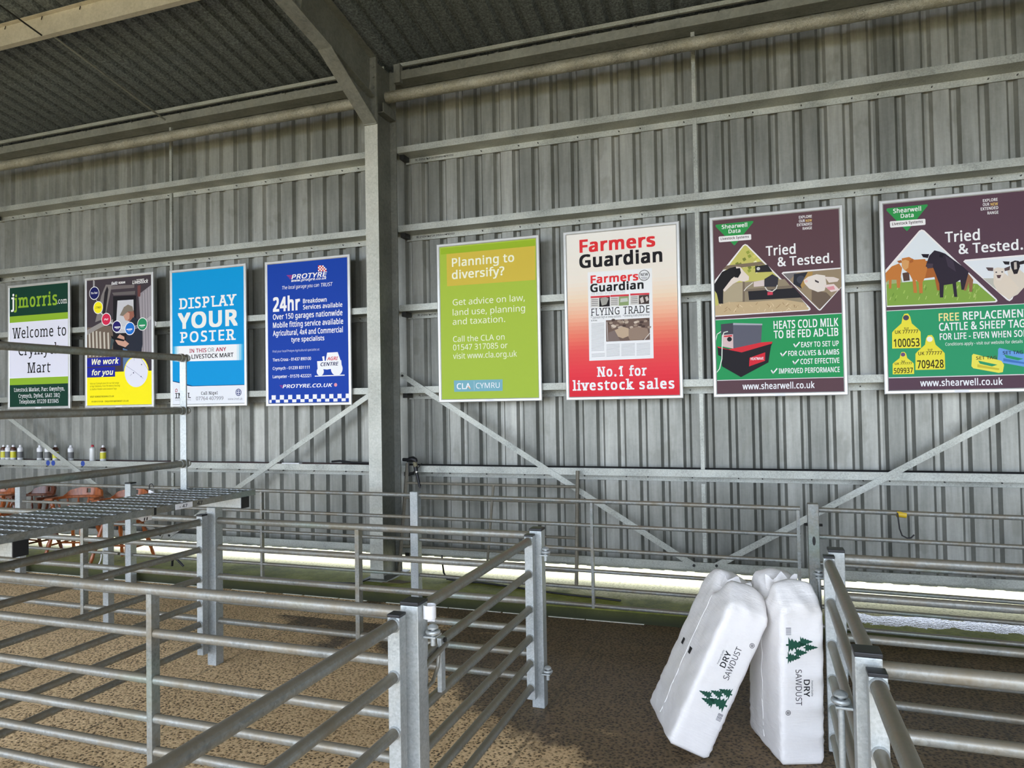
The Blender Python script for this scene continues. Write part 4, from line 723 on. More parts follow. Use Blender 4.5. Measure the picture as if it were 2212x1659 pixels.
  ('P',(150,160,70),[(213,1078),(235,1089),(247,1067),(224,1054)]),('P',(150,160,70),[(207,1093),(230,1104),(242,1082),(219,1069)]),
  ('P',(214,206,110),[(348,1208),(370,1219),(382,1197),(360,1184)]),('P',(120,128,60),[(366,1123),(388,1134),(399,1112),(377,1099)]),
  ('P',(120,128,60),[(308,1116),(331,1127),(342,1105),(320,1092)]),('P',(150,160,70),[(354,1105),(376,1116),(387,1094),(365,1081)]),
  ('P',(150,160,70),[(304,1089),(327,1100),(338,1078),(316,1065)]),('P',(120,128,60),[(231,1150),(254,1161),(265,1139),(243,1125)]),
  ('P',(214,206,110),[(375,1172),(398,1183),(409,1161),(387,1148)]),('P',(120,128,60),[(207,1155),(230,1166),(241,1143),(219,1130)]),
  ('P',(150,160,70),[(309,1214),(332,1225),(343,1203),(321,1190)]),('P',(236,232,190),[(366,1079),(388,1090),(400,1068),(378,1055)]),
  ('P',(214,206,110),[(359,1095),(381,1106),(392,1084),(370,1071)]),('P',(128,112,92),[(139,1142),(421,1153),(450,1125),(97,1108)]),
  ('P',(150,136,112),[(64,987),(603,990),(770,755),(769,741),(58,762)]),('P',(176,162,134),[(94,985),(277,984),(273,824),(101,817)]),
  ('P',(120,106,90),[(266,1025),(282,1024),(277,802),(260,803)]),('P',(126,112,96),[(275,924),(659,934),(665,915),(275,906)]),
  ('P',(44,42,44),[(370,1118),(469,1124),(507,1060),(369,1064)]),('C',(190,190,190),395,1094,14),('P',(56,54,60),[(442,1002),(507,1039),(555,1004),(543,930),(440,933)]),
  ('P',(216,200,196),[(355,985),(439,996),(439,943),(354,941)]),('P',(40,38,42),[(307,906),(678,910),(739,825),(313,829)]),
  ('P',(214,70,90),[(463,889),(506,890),(505,863),(463,862)]),('L',(228,224,216),7,[(445,932),(464,901),(503,891),(533,912),(543,942)]),
  ('L',(228,224,216),6,[(347,977),(296,939),(275,913)]),('P',(196,172,134),[(30,796),(142,823),(363,813),(579,820),(746,781),(784,727),(778,719),(32,712)]),
  ('L',(160,132,96),4,[(202,734),(197,754)]),('L',(210,186,146),4,[(645,750),(625,770)]),('L',(160,132,96),4,[(607,755),(632,772)]),('L',(226,206,170),4,[(646,723),(626,743)]),
  ('L',(226,206,170),4,[(498,720),(497,739)]),('L',(226,206,170),4,[(608,769),(626,787)]),('L',(160,132,96),4,[(546,761),(564,779)]),('L',(226,206,170),4,[(434,726),(445,744)]),
  ('L',(210,186,146),4,[(507,779),(488,799)]),('L',(160,132,96),4,[(474,751),(476,770)]),('L',(210,186,146),4,[(640,754),(653,771)]),('L',(210,186,146),4,[(61,812),(82,830)]),
  ('L',(160,132,96),4,[(683,743),(703,760)]),('L',(210,186,146),4,[(699,739),(697,758)]),('L',(160,132,96),4,[(367,786),(381,804)]),('L',(210,186,146),4,[(732,749),(729,768)]),
  ('L',(160,132,96),4,[(159,749),(144,769)]),('L',(226,206,170),4,[(197,748),(206,767)]),('L',(160,132,96),4,[(113,764),(134,782)]),('L',(226,206,170),4,[(511,764),(502,783)]),
  ('L',(226,206,170),4,[(476,751),(489,769)]),('L',(226,206,170),4,[(608,723),(631,740)]),('L',(226,206,170),4,[(186,734),(195,753)]),('L',(210,186,146),4,[(581,713),(563,732)]),
  ('L',(210,186,146),4,[(391,730),(378,749)]),('L',(210,186,146),4,[(270,734),(266,753)]),('L',(160,132,96),4,[(225,769),(212,789)]),('L',(160,132,96),4,[(221,781),(227,800)]),
  ('L',(160,132,96),4,[(674,748),(670,767)]),('L',(226,206,170),4,[(258,773),(234,793)]),('L',(160,132,96),4,[(673,744),(676,763)]),('L',(210,186,146),4,[(341,769),(318,790)]),
  ('L',(160,132,96),4,[(106,740),(131,758)]),('L',(160,132,96),4,[(477,767),(457,787)]),('L',(210,186,146),4,[(394,748),(394,767)]),('L',(160,132,96),4,[(594,772),(582,791)]),
  ('L',(210,186,146),4,[(153,806),(148,826)]),('L',(160,132,96),4,[(528,746),(551,764)]),('L',(226,206,170),4,[(72,796),(86,815)]),('L',(226,206,170),4,[(81,791),(63,811)]),
  ('P',(34,32,34),[(31,989),(97,1089),(164,1118),(212,1127),(225,1071),(185,1010),(145,965),(103,931),(98,813),(64,815),(49,902),(31,930)]),
  ('P',(228,214,202),[(212,1127),(250,1120),(279,1078),(318,1032),(315,1001),(277,991),(237,1002),(186,978),(113,914),(101,931),(173,1022),(224,1060)]),
  ('P',(30,28,30),[(189,1106),(246,1112),(253,1069),(228,1028),(197,1035),(211,1072)]),
  ('P',(236,232,230),[(579,1040),(591,1051),(1044,1053),(1041,891),(878,711),(868,706),(857,713)]),('P',(152,134,108),[(590,1037),(1040,1043),(1038,895),(871,718),(863,718)]),
  ('P',(124,118,116),[(590,1037),(700,1037),(641,977)]),('P',(46,48,56),[(676,1026),(805,1037),(756,968),(735,898),(669,944)]),('C',(70,72,82),730,976,33),
  ('P',(176,140,80),[(735,898),(814,985),(824,1035),(786,1038),(726,929)]),('P',(110,94,80),[(811,882),(923,854),(959,811),(871,718),(808,790)]),
  ('P',(226,216,206),[(751,969),(785,995),(852,1011),(917,996),(925,925),(909,870),(858,862),(792,896),(757,941)]),
  ('P',(222,208,198),[(912,986),(982,978),(1023,959),(1009,938),(944,934)]),('P',(228,210,204),[(901,917),(981,921),(1026,867),(960,855)]),
  ('P',(220,150,156),[(924,897),(980,905),(989,875),(942,871)]),('P',(70,62,62),[(837,968),(869,948),(865,936),(839,950)]),('C',(230,190,180),771,959,12),
  ('P',(72,70,80),[(76,635),(178,640),(172,415),(76,449)]),('P',(96,96,108),[(178,638),(413,619),(401,456),(172,415)]),('P',(170,172,180),[(178,640),(415,621),(415,609),(177,623)]),
  ('P',(218,190,188),[(82,541),(175,543),(174,419),(81,442)]),('P',(206,60,66),[(99,533),(167,537),(167,524),(99,521)]),('C',(34,32,36),144,501,20),
  ('P',(36,33,38),[(42,444),(242,387),(494,458),(479,423),(456,289),(231,170),(77,268),(69,355),(47,367)]),
  ('P',(212,50,60),[(42,444),(132,412),(404,462),(492,465),(488,448),(242,383),(48,431)]),('P',(214,44,58),[(305,334),(433,376),(429,304),(299,260)]),
  ('T','HEATWAVE','B',(240,240,240),314,314,104,23),('L',(224,236,224),7,[(131,568),(100,562),(85,525),(77,334),(56,249),(29,216)]),
  ('L',(224,236,224),6,[(74,569),(43,549),(29,496)]),('T','HEATS COLD MILK','B',(240,240,240),505,572,502,69),('T','TO BE FED AD-LIB','B',(240,240,240),505,492,500,67),
  ('T','EASY TO SET UP','B',(240,240,240),718,408,288,44),('T','FOR CALVES & LAMBS','B',(240,240,240),615,338,392,43),('T','COST EFFECTIVE','B',(240,240,240),709,267,298,44),
  ('T','IMPROVED PERFORMANCE','B',(240,240,240),536,192,472,44),('L',(240,240,240),9,[(661,437),(674,412),(705,450)]),('L',(240,240,240),9,[(556,364),(569,339),(601,377)]),
  ('L',(240,240,240),9,[(651,293),(663,268),(695,306)]),('L',(240,240,240),9,[(478,221),(491,196),(523,234)]),('T','www.shearwell.co.uk','B',(240,240,240),242,64,571,55),
 ],
 [
  ('P',(90,66,78),[(28,-5),(1038,-5),(1038,1592),(28,1592)]),('P',(230,225,225),[(28,129),(1038,129),(1038,677),(28,677)]),
  ('P',(48,152,104),[(28,136),(1038,136),(1038,672),(28,672)]),('P',(52,150,78),[(54,1502),(62,1508),(343,1510),(349,1505),(347,1497),(203,1315),(196,1309),(190,1316),(54,1491)]),
  ('T','Shearwell','B',(240,240,240),102,1464,199,36),('T','Data','B',(240,240,240),155,1420,92,33),
  ('P',(238,236,236),[(75,1394),(81,1400),(323,1396),(329,1391),(329,1352),(323,1347),(83,1348),(77,1353)]),('T','Livestock Systems','B',(70,50,56),91,1366,219,23),
  ('T','EXPLORE','B',(240,240,240),727,1486,99,23),('T','OUR','B',(240,240,240),726,1455,43,23),('T','NEW','B',(226,190,110),778,1452,49,23),
  ('T','EXTENDED','B',(240,240,240),711,1422,117,23),('T','RANGE','B',(240,240,240),755,1386,73,23),('T','Tried','B',(240,240,240),461,1194,238,85),
  ('T','& Tested.','B',(240,240,240),552,1094,429,80),('P',(236,232,230),[(283,1305),(301,1312),(319,1304),(797,722),(802,707),(791,697),(34,706),(30,982),(31,1006)]),
  ('P',(222,228,232),[(288,1296),(302,1301),(313,1294),(790,716),(785,707),(37,716),(34,978)]),('P',(132,166,70),[(36,895),(397,906),(671,849),(790,716),(785,707),(37,716)]),
  ('P',(160,172,120),[(35,933),(143,941),(152,897),(36,889)]),('L',(176,196,110),5,[(643,752),(651,775)]),('L',(176,196,110),5,[(650,746),(658,768)]),
  ('L',(160,190,90),5,[(156,809),(165,832)]),('L',(176,196,110),5,[(643,744),(651,767)]),('L',(176,196,110),5,[(304,843),(312,866)]),('L',(160,190,90),5,[(161,809),(169,832)]),
  ('L',(160,190,90),5,[(621,770),(629,793)]),('L',(104,140,54),5,[(312,825),(320,848)]),('L',(104,140,54),5,[(404,779),(412,802)]),('L',(104,140,54),5,[(633,786),(641,809)]),
  ('L',(104,140,54),5,[(94,752),(103,775)]),('L',(160,190,90),5,[(644,818),(652,840)]),('L',(176,196,110),5,[(113,844),(122,867)]),('L',(176,196,110),5,[(608,798),(616,820)]),
  ('L',(176,196,110),5,[(58,762),(66,785)]),('L',(176,196,110),5,[(180,763),(188,786)]),('L',(176,196,110),5,[(530,730),(538,753)]),('L',(176,196,110),5,[(312,752),(320,775)]),
  ('L',(176,196,110),5,[(453,822),(461,844)]),('L',(176,196,110),5,[(660,781),(668,804)]),('L',(176,196,110),5,[(613,778),(621,801)]),('L',(104,140,54),5,[(78,791),(87,814)]),
  ('L',(176,196,110),5,[(446,748),(454,771)]),('L',(176,196,110),5,[(263,750),(271,773)]),('L',(160,190,90),5,[(613,737),(621,760)]),('L',(160,190,90),5,[(651,726),(659,748)]),
  ('L',(176,196,110),5,[(499,756),(507,779)]),('L',(104,140,54),5,[(274,794),(283,817)]),('L',(160,190,90),5,[(677,799),(685,821)]),('L',(176,196,110),5,[(392,779),(401,802)]),
  ('L',(176,196,110),5,[(535,823),(543,846)]),('L',(160,190,90),5,[(101,773),(110,796)]),('L',(176,196,110),5,[(526,816),(534,838)]),('L',(160,190,90),5,[(619,814),(627,837)]),
  ('P',(196,122,58),[(32,982),(78,1033),(132,1053),(153,1016),(144,963),(133,855),(112,857),(110,922),(75,925),(71,854),(54,855),(56,926),(34,906)]),
  ('P',(90,66,56),[(154,973),(202,980),(205,910),(161,907)]),('P',(170,98,46),[(308,1058),(457,1056),(491,937),(413,815),(395,816),(379,924),(304,918)]),
  ('P',(196,122,58),[(153,1092),(205,1099),(242,1074),(318,1073),(335,1013),(314,928),(294,887),(293,801),(269,803),(267,889),(247,912),(254,806),(230,808),(224,914),(201,969),(175,991),(151,1027)]),
  ('P',(216,160,100),[(149,1071),(178,1079),(204,1066),(197,1013),(171,993),(155,1016)]),('P',(170,98,46),[(118,1073),(149,1079),(152,1057),(131,1055)]),
  ('P',(170,98,46),[(206,1068),(231,1083),(234,1057),(211,1048)]),('P',(150,104,72),[(573,930),(610,938),(644,883),(633,789),(616,790),(613,864),(593,802),(579,803)]),
  ('P',(48,40,52),[(347,1097),(385,1137),(422,1123),(459,1104),(513,1051),(575,993),(615,948),(599,886),(579,809),(562,810),(556,889),(526,870),(532,756),(511,757),(502,861),(442,855),(435,758),(412,759),(411,868),(389,944),(372,999),(344,997),(320,1014)]),
  ('P',(34,28,38),[(291,1115),(347,1110),(337,1079),(304,1088)]),('P',(34,28,38),[(422,1107),(451,1104),(439,1074),(416,1081)]),
  ('P',(74,62,74),[(324,1037),(373,1031),(367,997),(330,996)]),('P',(66,56,70),[(458,1088),(512,1041),(528,955),(474,1002)]),
  ('P',(236,232,230),[(580,1031),(593,1045),(995,1051),(1217,1044),(898,713),(880,700),(864,709)]),
  ('P',(224,228,232),[(591,1030),(995,1040),(1200,1033),(889,720),(880,712),(871,717)]),('P',(190,188,176),[(708,889),(1093,870),(889,720),(880,712),(871,717)]),
  ('P',(218,206,190),[(870,949),(940,954),(1007,877),(1059,873),(934,748),(898,730)]),('P',(40,36,40),[(894,999),(924,1011),(950,1005),(956,963),(937,908),(914,906),(898,957)]),
  ('P',(196,186,176),[(917,997),(934,1000),(936,944),(917,941)]),('P',(40,36,40),[(843,1012),(889,1006),(886,981),(857,986)]),
  ('P',(40,36,40),[(950,999),(985,1008),(982,980),(954,976)]),('P',(222,208,190),[(780,915),(778,842),(803,778),(880,712),(944,799),(885,886),(851,920)]),
  ('P',(226,214,200),[(779,956),(808,967),(852,956),(851,909),(827,864),(801,866),(784,904)]),('P',(90,74,74),[(730,973),(780,967),(777,940),(745,946)]),
  ('P',(90,74,74),[(852,956),(893,972),(887,940),(855,934)]),('P',(90,70,72),[(799,907),(831,907),(822,882),(806,883)]),('P',(60,52,54),[(793,934),(804,934),(803,925),(793,926)]),
  ('P',(60,52,54),[(832,934),(843,933),(842,924),(832,925)]),
  ('P',(234,222,66),[(64,368),(270,365),(270,494),(254,517),(210,564),(199,621),(185,645),(159,643),(146,619),(136,568),(85,520),(67,498)]),('C',(80,70,90),170,612,21),
  ('T','UK 777777','B',(70,66,30),88,486,165,28),('T','100053','B',(54,50,24),77,380,183,66),('L',(90,84,40),3,[(156,533),(159,519),(180,518),(184,532),(170,527),(156,533)]),
  ('P',(234,222,66),[(225,190),(433,189),(433,316),(416,339),(372,386),(361,442),(348,465),(321,463),(307,439),(298,389),(246,340),(229,319)]),('C',(240,238,225),332,432,21),
  ('T','UK 777777','B',(70,66,30),249,307,166,28),('T','709428','B',(54,50,24),238,203,185,65),('L',(90,84,40),3,[(318,354),(321,340),(342,339),(347,353),(332,348),(318,354)]),
  ('P',(234,222,66),[(62,160),(215,159),(215,242),(202,257),(170,287),(162,324),(151,338),(131,337),(122,321),(115,289),(77,258),(64,244)]),('C',(110,80,120),140,317,16),
  ('T','UK 777777','B',(70,66,30),80,236,122,18),('T','509937','B',(54,50,24),71,169,136,42),('L',(90,84,40),3,[(129,267),(132,258),(148,257),(151,266),(140,263),(129,267)]),
  ('T','FREE','B',(240,226,150),400,572,140,63),('T','REPLACEMENT','B',(240,240,240),567,574,440,63),('T','CATTLE & SHEEP TAGS','B',(240,240,240),400,496,609,62),
  ('T','FOR LIFE - EVEN WHEN SOLD','B',(240,240,240),402,424,613,51),('T','Conditions apply - visit our website for details','R',(240,240,240),440,375,517,24),
  ('P',(108,160,220),[(794,331),(803,344),(985,283),(1001,251),(991,195),(965,191),(800,232),(788,249),(793,300)]),('P',(48,152,104),[(832,291),(958,253),(923,242),(845,265)]),
  ('P',(70,120,190),[(827,262),(970,224),(965,212),(826,239)]),('P',(236,226,90),[(618,292),(628,304),(813,243),(830,211),(820,155),(793,150),(624,191),(612,208),(617,260)]),
  ('P',(48,152,104),[(658,250),(786,213),(750,201),(670,225)]),('P',(206,190,60),[(652,221),(798,183),(794,171),(652,198)]),('T','SET TAG','B',(80,76,30),645,258,138,25),
  ('T','SET TAG','B',(40,60,90),824,292,131,25),('T','www.shearwell.co.uk','B',(240,240,240),256,59,561,54),
 ],
]
# ---------------------------------------------------------------- lettering
try: F_SANS = bpy.data.fonts.load(bpy.utils.resource_path('LOCAL') + '/datafiles/fonts/NotoSansHebrew-Regular.woff2')   # a font that ships inside Blender
except Exception: F_SANS = None
STY = {'F': (0.0, 0, 0), 'Fb': (0.03, 0, 0), 'C': (0.03, 0, 0), 'Cb': (0.05, 0, 0), 'R': (0.0, 0, 0), 'B': (0.022, 0, 0), 'Bk': (0.045, 0, 0), 'K': (0.042, 0, 0), 'I': (0.004, 0.22, 0), 'Bi': (0.026, 0.22, 0), 'S': (0.006, 0, 0.05), 'Sb': (0.024, 0, 0.06), 'Sk': (0.034, 0, 0.055)}
GLY, ADV = {}, {}; CAP, XH, ASC = [0.682], [0.449], [0.716]
EXTRA = [('RL 21054 7 of 24 5994mm P80333', 'B'), ('RL 21054 6 5 3 4 2 of 24', 'B'), ('- 47', 'B'), ('DRY', 'B'), ('SAWDUST', 'R'), ('Premium Quality', 'R')]
def load_glyphs():
    need = {}
    for t, st in [(it[1], it[2]) for P_ in PRINTS for it in P_ if it[0] == 'T'] + EXTRA: need.setdefault(0.0, set()).update(t)
    allc = set().union(*need.values()); tmp = []
    def mk(body, off):
        cu = bpy.data.curves.new('glyph', 'FONT'); cu.body = body; cu.offset = off; cu.resolution_u = 3
        if F_SANS: cu.font = F_SANS
        cu.fill_mode = 'FRONT' if hasattr(cu, 'fill_mode') else cu.fill_mode
        ob = bpy.data.objects.new('glyph', cu); C.objects.link(ob); tmp.append((ob, cu)); return ob
    adv = {c: mk(c + 'I', 0) for c in allc}; ref = mk('I', 0); mH, mx, md = mk('H', 0), mk('x', 0), mk('d', 0)
    gl = {(c, off): mk(c, off) for off, cs_ in need.items() for c in cs_ if c != ' '}
    bpy.context.view_layer.update(); dg = bpy.context.evaluated_depsgraph_get()
    rx = max(v[0] for v in ref.bound_box); CAP[0], XH[0], ASC[0] = [max(v[1] for v in ob.bound_box) for ob in (mH, mx, md)]
    for c, ob in adv.items(): ADV[c] = max(v[0] for v in ob.bound_box) - rx
    for k, ob in gl.items():
        me = ob.evaluated_get(dg).to_mesh(); vs = [(v.co.x, v.co.y) for v in me.vertices]; fs = [list(p.vertices) for p in me.polygons]
        bd = {}
        for f in fs:
            for i in range(len(f)):
                e = (min(f[i], f[i - 1]), max(f[i], f[i - 1])); bd[e] = bd.get(e, 0) + 1
        hz = []
        for (i, j), n in bd.items():
            if n == 1 and abs(vs[i][1] - vs[j][1]) < 2e-3: hz.append((min(vs[i][0], vs[j][0]), max(vs[i][0], vs[j][0]), vs[i][1]))
        ob.evaluated_get(dg).to_mesh_clear(); GLY[k] = (vs, fs, hz)
    for ob, cu in tmp: bpy.data.objects.remove(ob); bpy.data.curves.remove(cu)
def text_geo(t, st, W, h):
    """flat letters, baseline at 0, ink width W, cap height h -> verts (x, y), faces"""
    off, sh, sf = STY[st]; vs, fs = [], []; x = 0.0
    for ci, c in enumerate(t):
        nsl = 0
        if c != ' ':
            gv, gf, hz = GLY[(c, 0.0)]; w8 = off * (CAP[0] / 0.682)
            for kc, (dx, dy) in enumerate(((0, 0), (-w8, -w8 * .7), (w8, -w8 * .7), (w8, w8 * .7), (-w8, w8 * .7)) if off else ((0, 0),)):   # weight: the outline laid down around itself
                o = len(vs); vs += [(p[0] + x + dx + sh * p[1], p[1] + dy, kc + 6 * (ci % 2)) for p in gv]; fs += [[i + o for i in f] for f in gf]
            if sf:
                for a, b_, y in hz:
                    if not 0.03 < b_ - a < 0.24: continue
                    low = abs(y) < 0.02; top = min(abs(y - q) for q in (CAP[0], XH[0], ASC[0])) < 0.02
                    if not (low or top): continue
                    if c in 'TEFLZz27' and b_ - a > 0.16: continue
                    th = sf * 1.1; ya_ = off * .7; y0, y1 = (y - ya_, y + th) if low else (y - th, y + ya_); o = len(vs)
                    lft = sf * 1.25 + off; rgt = off if (top and c in 'mnrihjlupk') else sf * 1.25 + off
                    nsl += 1; vs += [(q_, r_, 5 + 6 * (ci % 2) + 0.5 * (nsl % 5)) for q_, r_ in ((a - lft + x, y0), (b_ + rgt + x, y0), (b_ + rgt + x, y1), (a - lft + x, y1))]; fs.append([o, o + 1, o + 2, o + 3])
        x += ADV[c] + off * 1.3 + (sf * 1.2 if sf else 0)
    x0 = min(p[0] for p in vs); x1 = max(p[0] for p in vs); kx = W / max(x1 - x0, 1e-6); ky = h / (CAP[0] + off * 1.4)
    return [((p[0] - x0) * kx, p[1] * ky, p[2]) for p in vs], fs
load_glyphs()
# ---------------------------------------------------------------- posters
POSTERS = [((-9.006, 0.010), 'dark green and white framed poster welcoming visitors, leftmost on the wall'),
 ((-7.694, 0.009), 'framed poster with a photo of a man in a cap and a yellow foot'),
 ((-6.381, 0.003), 'sky-blue framed poster inviting people to display a poster'),
 ((-5.061, -0.008), 'dark blue framed tyre-service poster with a white tractor and chequered foot'),
 ((-2.998, 0.000), 'lime green framed poster about planning to diversify'),
 ((-1.696, -0.001), 'white-to-red framed newspaper poster'),
 ((-0.373, 0.002), 'purple and green framed poster with a black and white calf and a milk heater'),
 ((0.961, 0.002), 'purple and green framed poster with cattle and yellow ear tags, rightmost')]
PWD, PHT, FB = 1.0663, 1.574, 0.0315
def sheet(parent, x0, z0, items):
    V, F, Cc = [], [], []; boxes = []
    def put(vs, fs, col, bb):
        lay = 0
        for b2, l2 in boxes:
            if bb[0] < b2[2] and bb[2] > b2[0] and bb[1] < b2[3] and bb[3] > b2[1]: lay = max(lay, l2 + 1)
        boxes.append((bb, lay)); y = 0.009 - 0.0004 * lay; o = len(V)
        for p_ in vs:
            vx, vz = p_[0], p_[1]; V.append((x0 + min(max(vx, 27), 1039) / 1000.0, y - 0.00002 * (p_[2] if len(p_) > 2 else 0), z0 + min(max(vz, 27), 1547) / 1000.0))
        for f in fs: F.append([i + o for i in f]); Cc.append(col)
    put([(27, 27), (1039, 27), (1039, 1547), (27, 1547)], [[0, 1, 2, 3]], (240, 240, 240), (0, 0, 1066, 1574))
    for it in items:
        k = it[0]
        if k == 'P': vs = it[2]; fs = [list(range(len(vs)))]; col = it[1]
        elif k == 'C': _, col, cx, cy, r = it; n = 28; vs = [(cx + r * math.cos(2 * PI * i / n), cy + r * math.sin(2 * PI * i / n)) for i in range(n)]; fs = [list(range(n))]
        elif k == 'L':
            _, col, wd, pts = it; vs, fs = [], []
            for a, c in zip(pts, pts[1:]):
                d = Vector((c[0] - a[0], c[1] - a[1])); L = d.length or 1; n2 = Vector((-d.y, d.x)) / L * wd * 0.55; e = d / L * wd * 0.3; o = len(vs)
                vs += [(a[0] - e.x + n2.x, a[1] - e.y + n2.y), (a[0] - e.x - n2.x, a[1] - e.y - n2.y), (c[0] + e.x - n2.x, c[1] + e.y - n2.y), (c[0] + e.x + n2.x, c[1] + e.y + n2.y)]; fs.append([o, o + 1, o + 2, o + 3])
        else:
            _, t, st, col, tx, ty, W, h = it; vs, fs = text_geo(t, st, W, h); vs = [(p[0] + tx, p[1] + ty, p[2]) for p in vs]
            if max(p[0] for p in vs) > 1039:                   # clip what runs past the sheet
                fs = [f for f in fs if max(vs[i][0] for i in f) < 1039]
        xs = [p[0] for p in vs]; zs_ = [p[1] for p in vs]
        if k == 'P' and len(vs) == 4 and xs[0] == 28 and xs[1] == 1038: vs = [(27 if p[0] == 28 else 1039, p[1]) for p in vs]
        put(vs, fs, col, (min(xs), min(zs_), max(xs), max(zs_)))
    me = bpy.data.meshes.new('printed_sheet'); off = parent.location
    me.from_pydata([tuple(Vector(v) - off) for v in V], [], F)
    at = me.color_attributes.new('Col', 'FLOAT_COLOR', 'CORNER'); dat = []
    for f, c in zip(F, Cc): dat += list(lin(c)) * len(f)
    at.data.foreach_set('color', dat); me.materials.append(M_film)
    ob = bpy.data.objects.new('printed_sheet', me); C.objects.link(ob); ob.parent = parent
    b = bmesh.new(); b.from_mesh(me); b.normal_update()
    flip = [f for f in b.faces if f.normal.y > 0]; bmesh.ops.reverse_faces(b, faces=flip); b.to_mesh(me); b.free()
    return ob
for (pp, lab), items in zip(POSTERS, PRINTS):
    x0, z0 = pp[0], pp[1] + 1.8
    t = thing('framed_poster', lab, 'poster', (x0 + PWD / 2, 0.02, z0))
    b = MB(); o_, i_ = 0.0, FB
    prof = [(0.0, 0.024), (0.0, 0.004), (0.006, 0.0), (0.024, 0.0), (FB, 0.006), (FB, 0.012)]    # inset across the bar, y of the face
    cor = lambda q: [(x0 + q, z0 + q), (x0 + PWD - q, z0 + q), (x0 + PWD - q, z0 + PHT - q), (x0 + q, z0 + PHT - q)]
    vs = []
    for q, y in prof: vs += [(c[0], y, c[1]) for c in cor(q)]
    fs = [(4 * k + j, 4 * k + (j + 1) % 4, 4 * k + 4 + (j + 1) % 4, 4 * k + 4 + j) for k in range(len(prof) - 1) for j in range(4)]
    b.add(vs, fs); b.build('frame', M_frame, t)
    MB().box(x0 + 0.004, x0 + PWD - 0.004, 0.014, 0.024, z0 + 0.004, z0 + PHT - 0.004).build('back_panel', M_steel, t)
    sheet(t, x0, z0, items)
    MB().box(x0 + 0.49, x0 + 0.59, -0.0006, 0.0003, z0 + 0.005, z0 + 0.022).build('maker_sticker', M_white, t)
# stamped marks on the right-hand rails
def letters(name, t, st, W, h, org, ax, ay, mat, parent):
    vs, fs = text_geo(t, st, W, h); b = MB(); org, ax, ay = Vector(org), Vector(ax), Vector(ay)
    nz = ax.cross(ay); b.add([org + ax * p[0] + ay * p[1] + nz * (0.00002 * p[2]) for p in vs], fs); return b.build(name, mat, parent, fixn=False)
for g, x, z, k in stamp_jobs:
    if k < 3: continue
    letters('stamped_mark', 'RL 21054 %d of 24 5994mm P80333' % k, 'B', 0.43, 0.02, (x, YS - 0.0056, z), (1, 0, 0), (0, 0, 1), M_ink, g)
letters('number_strokes', '- 47', 'B', 0.062, 0.02, (-3.3362, -2.99, zt - 0.028), (0, 1, 0), (0, 0, 1), M_ink, np_)
letters('painted_number', '47', 'B', 0.045, 0.024, (-3.3385, -2.845, zt - 0.030), (0, 1, 0), (0, 0, 1), M_ink, wk)['label'] = 'black painted number 47'
from mathutils.bvhtree import BVHTree
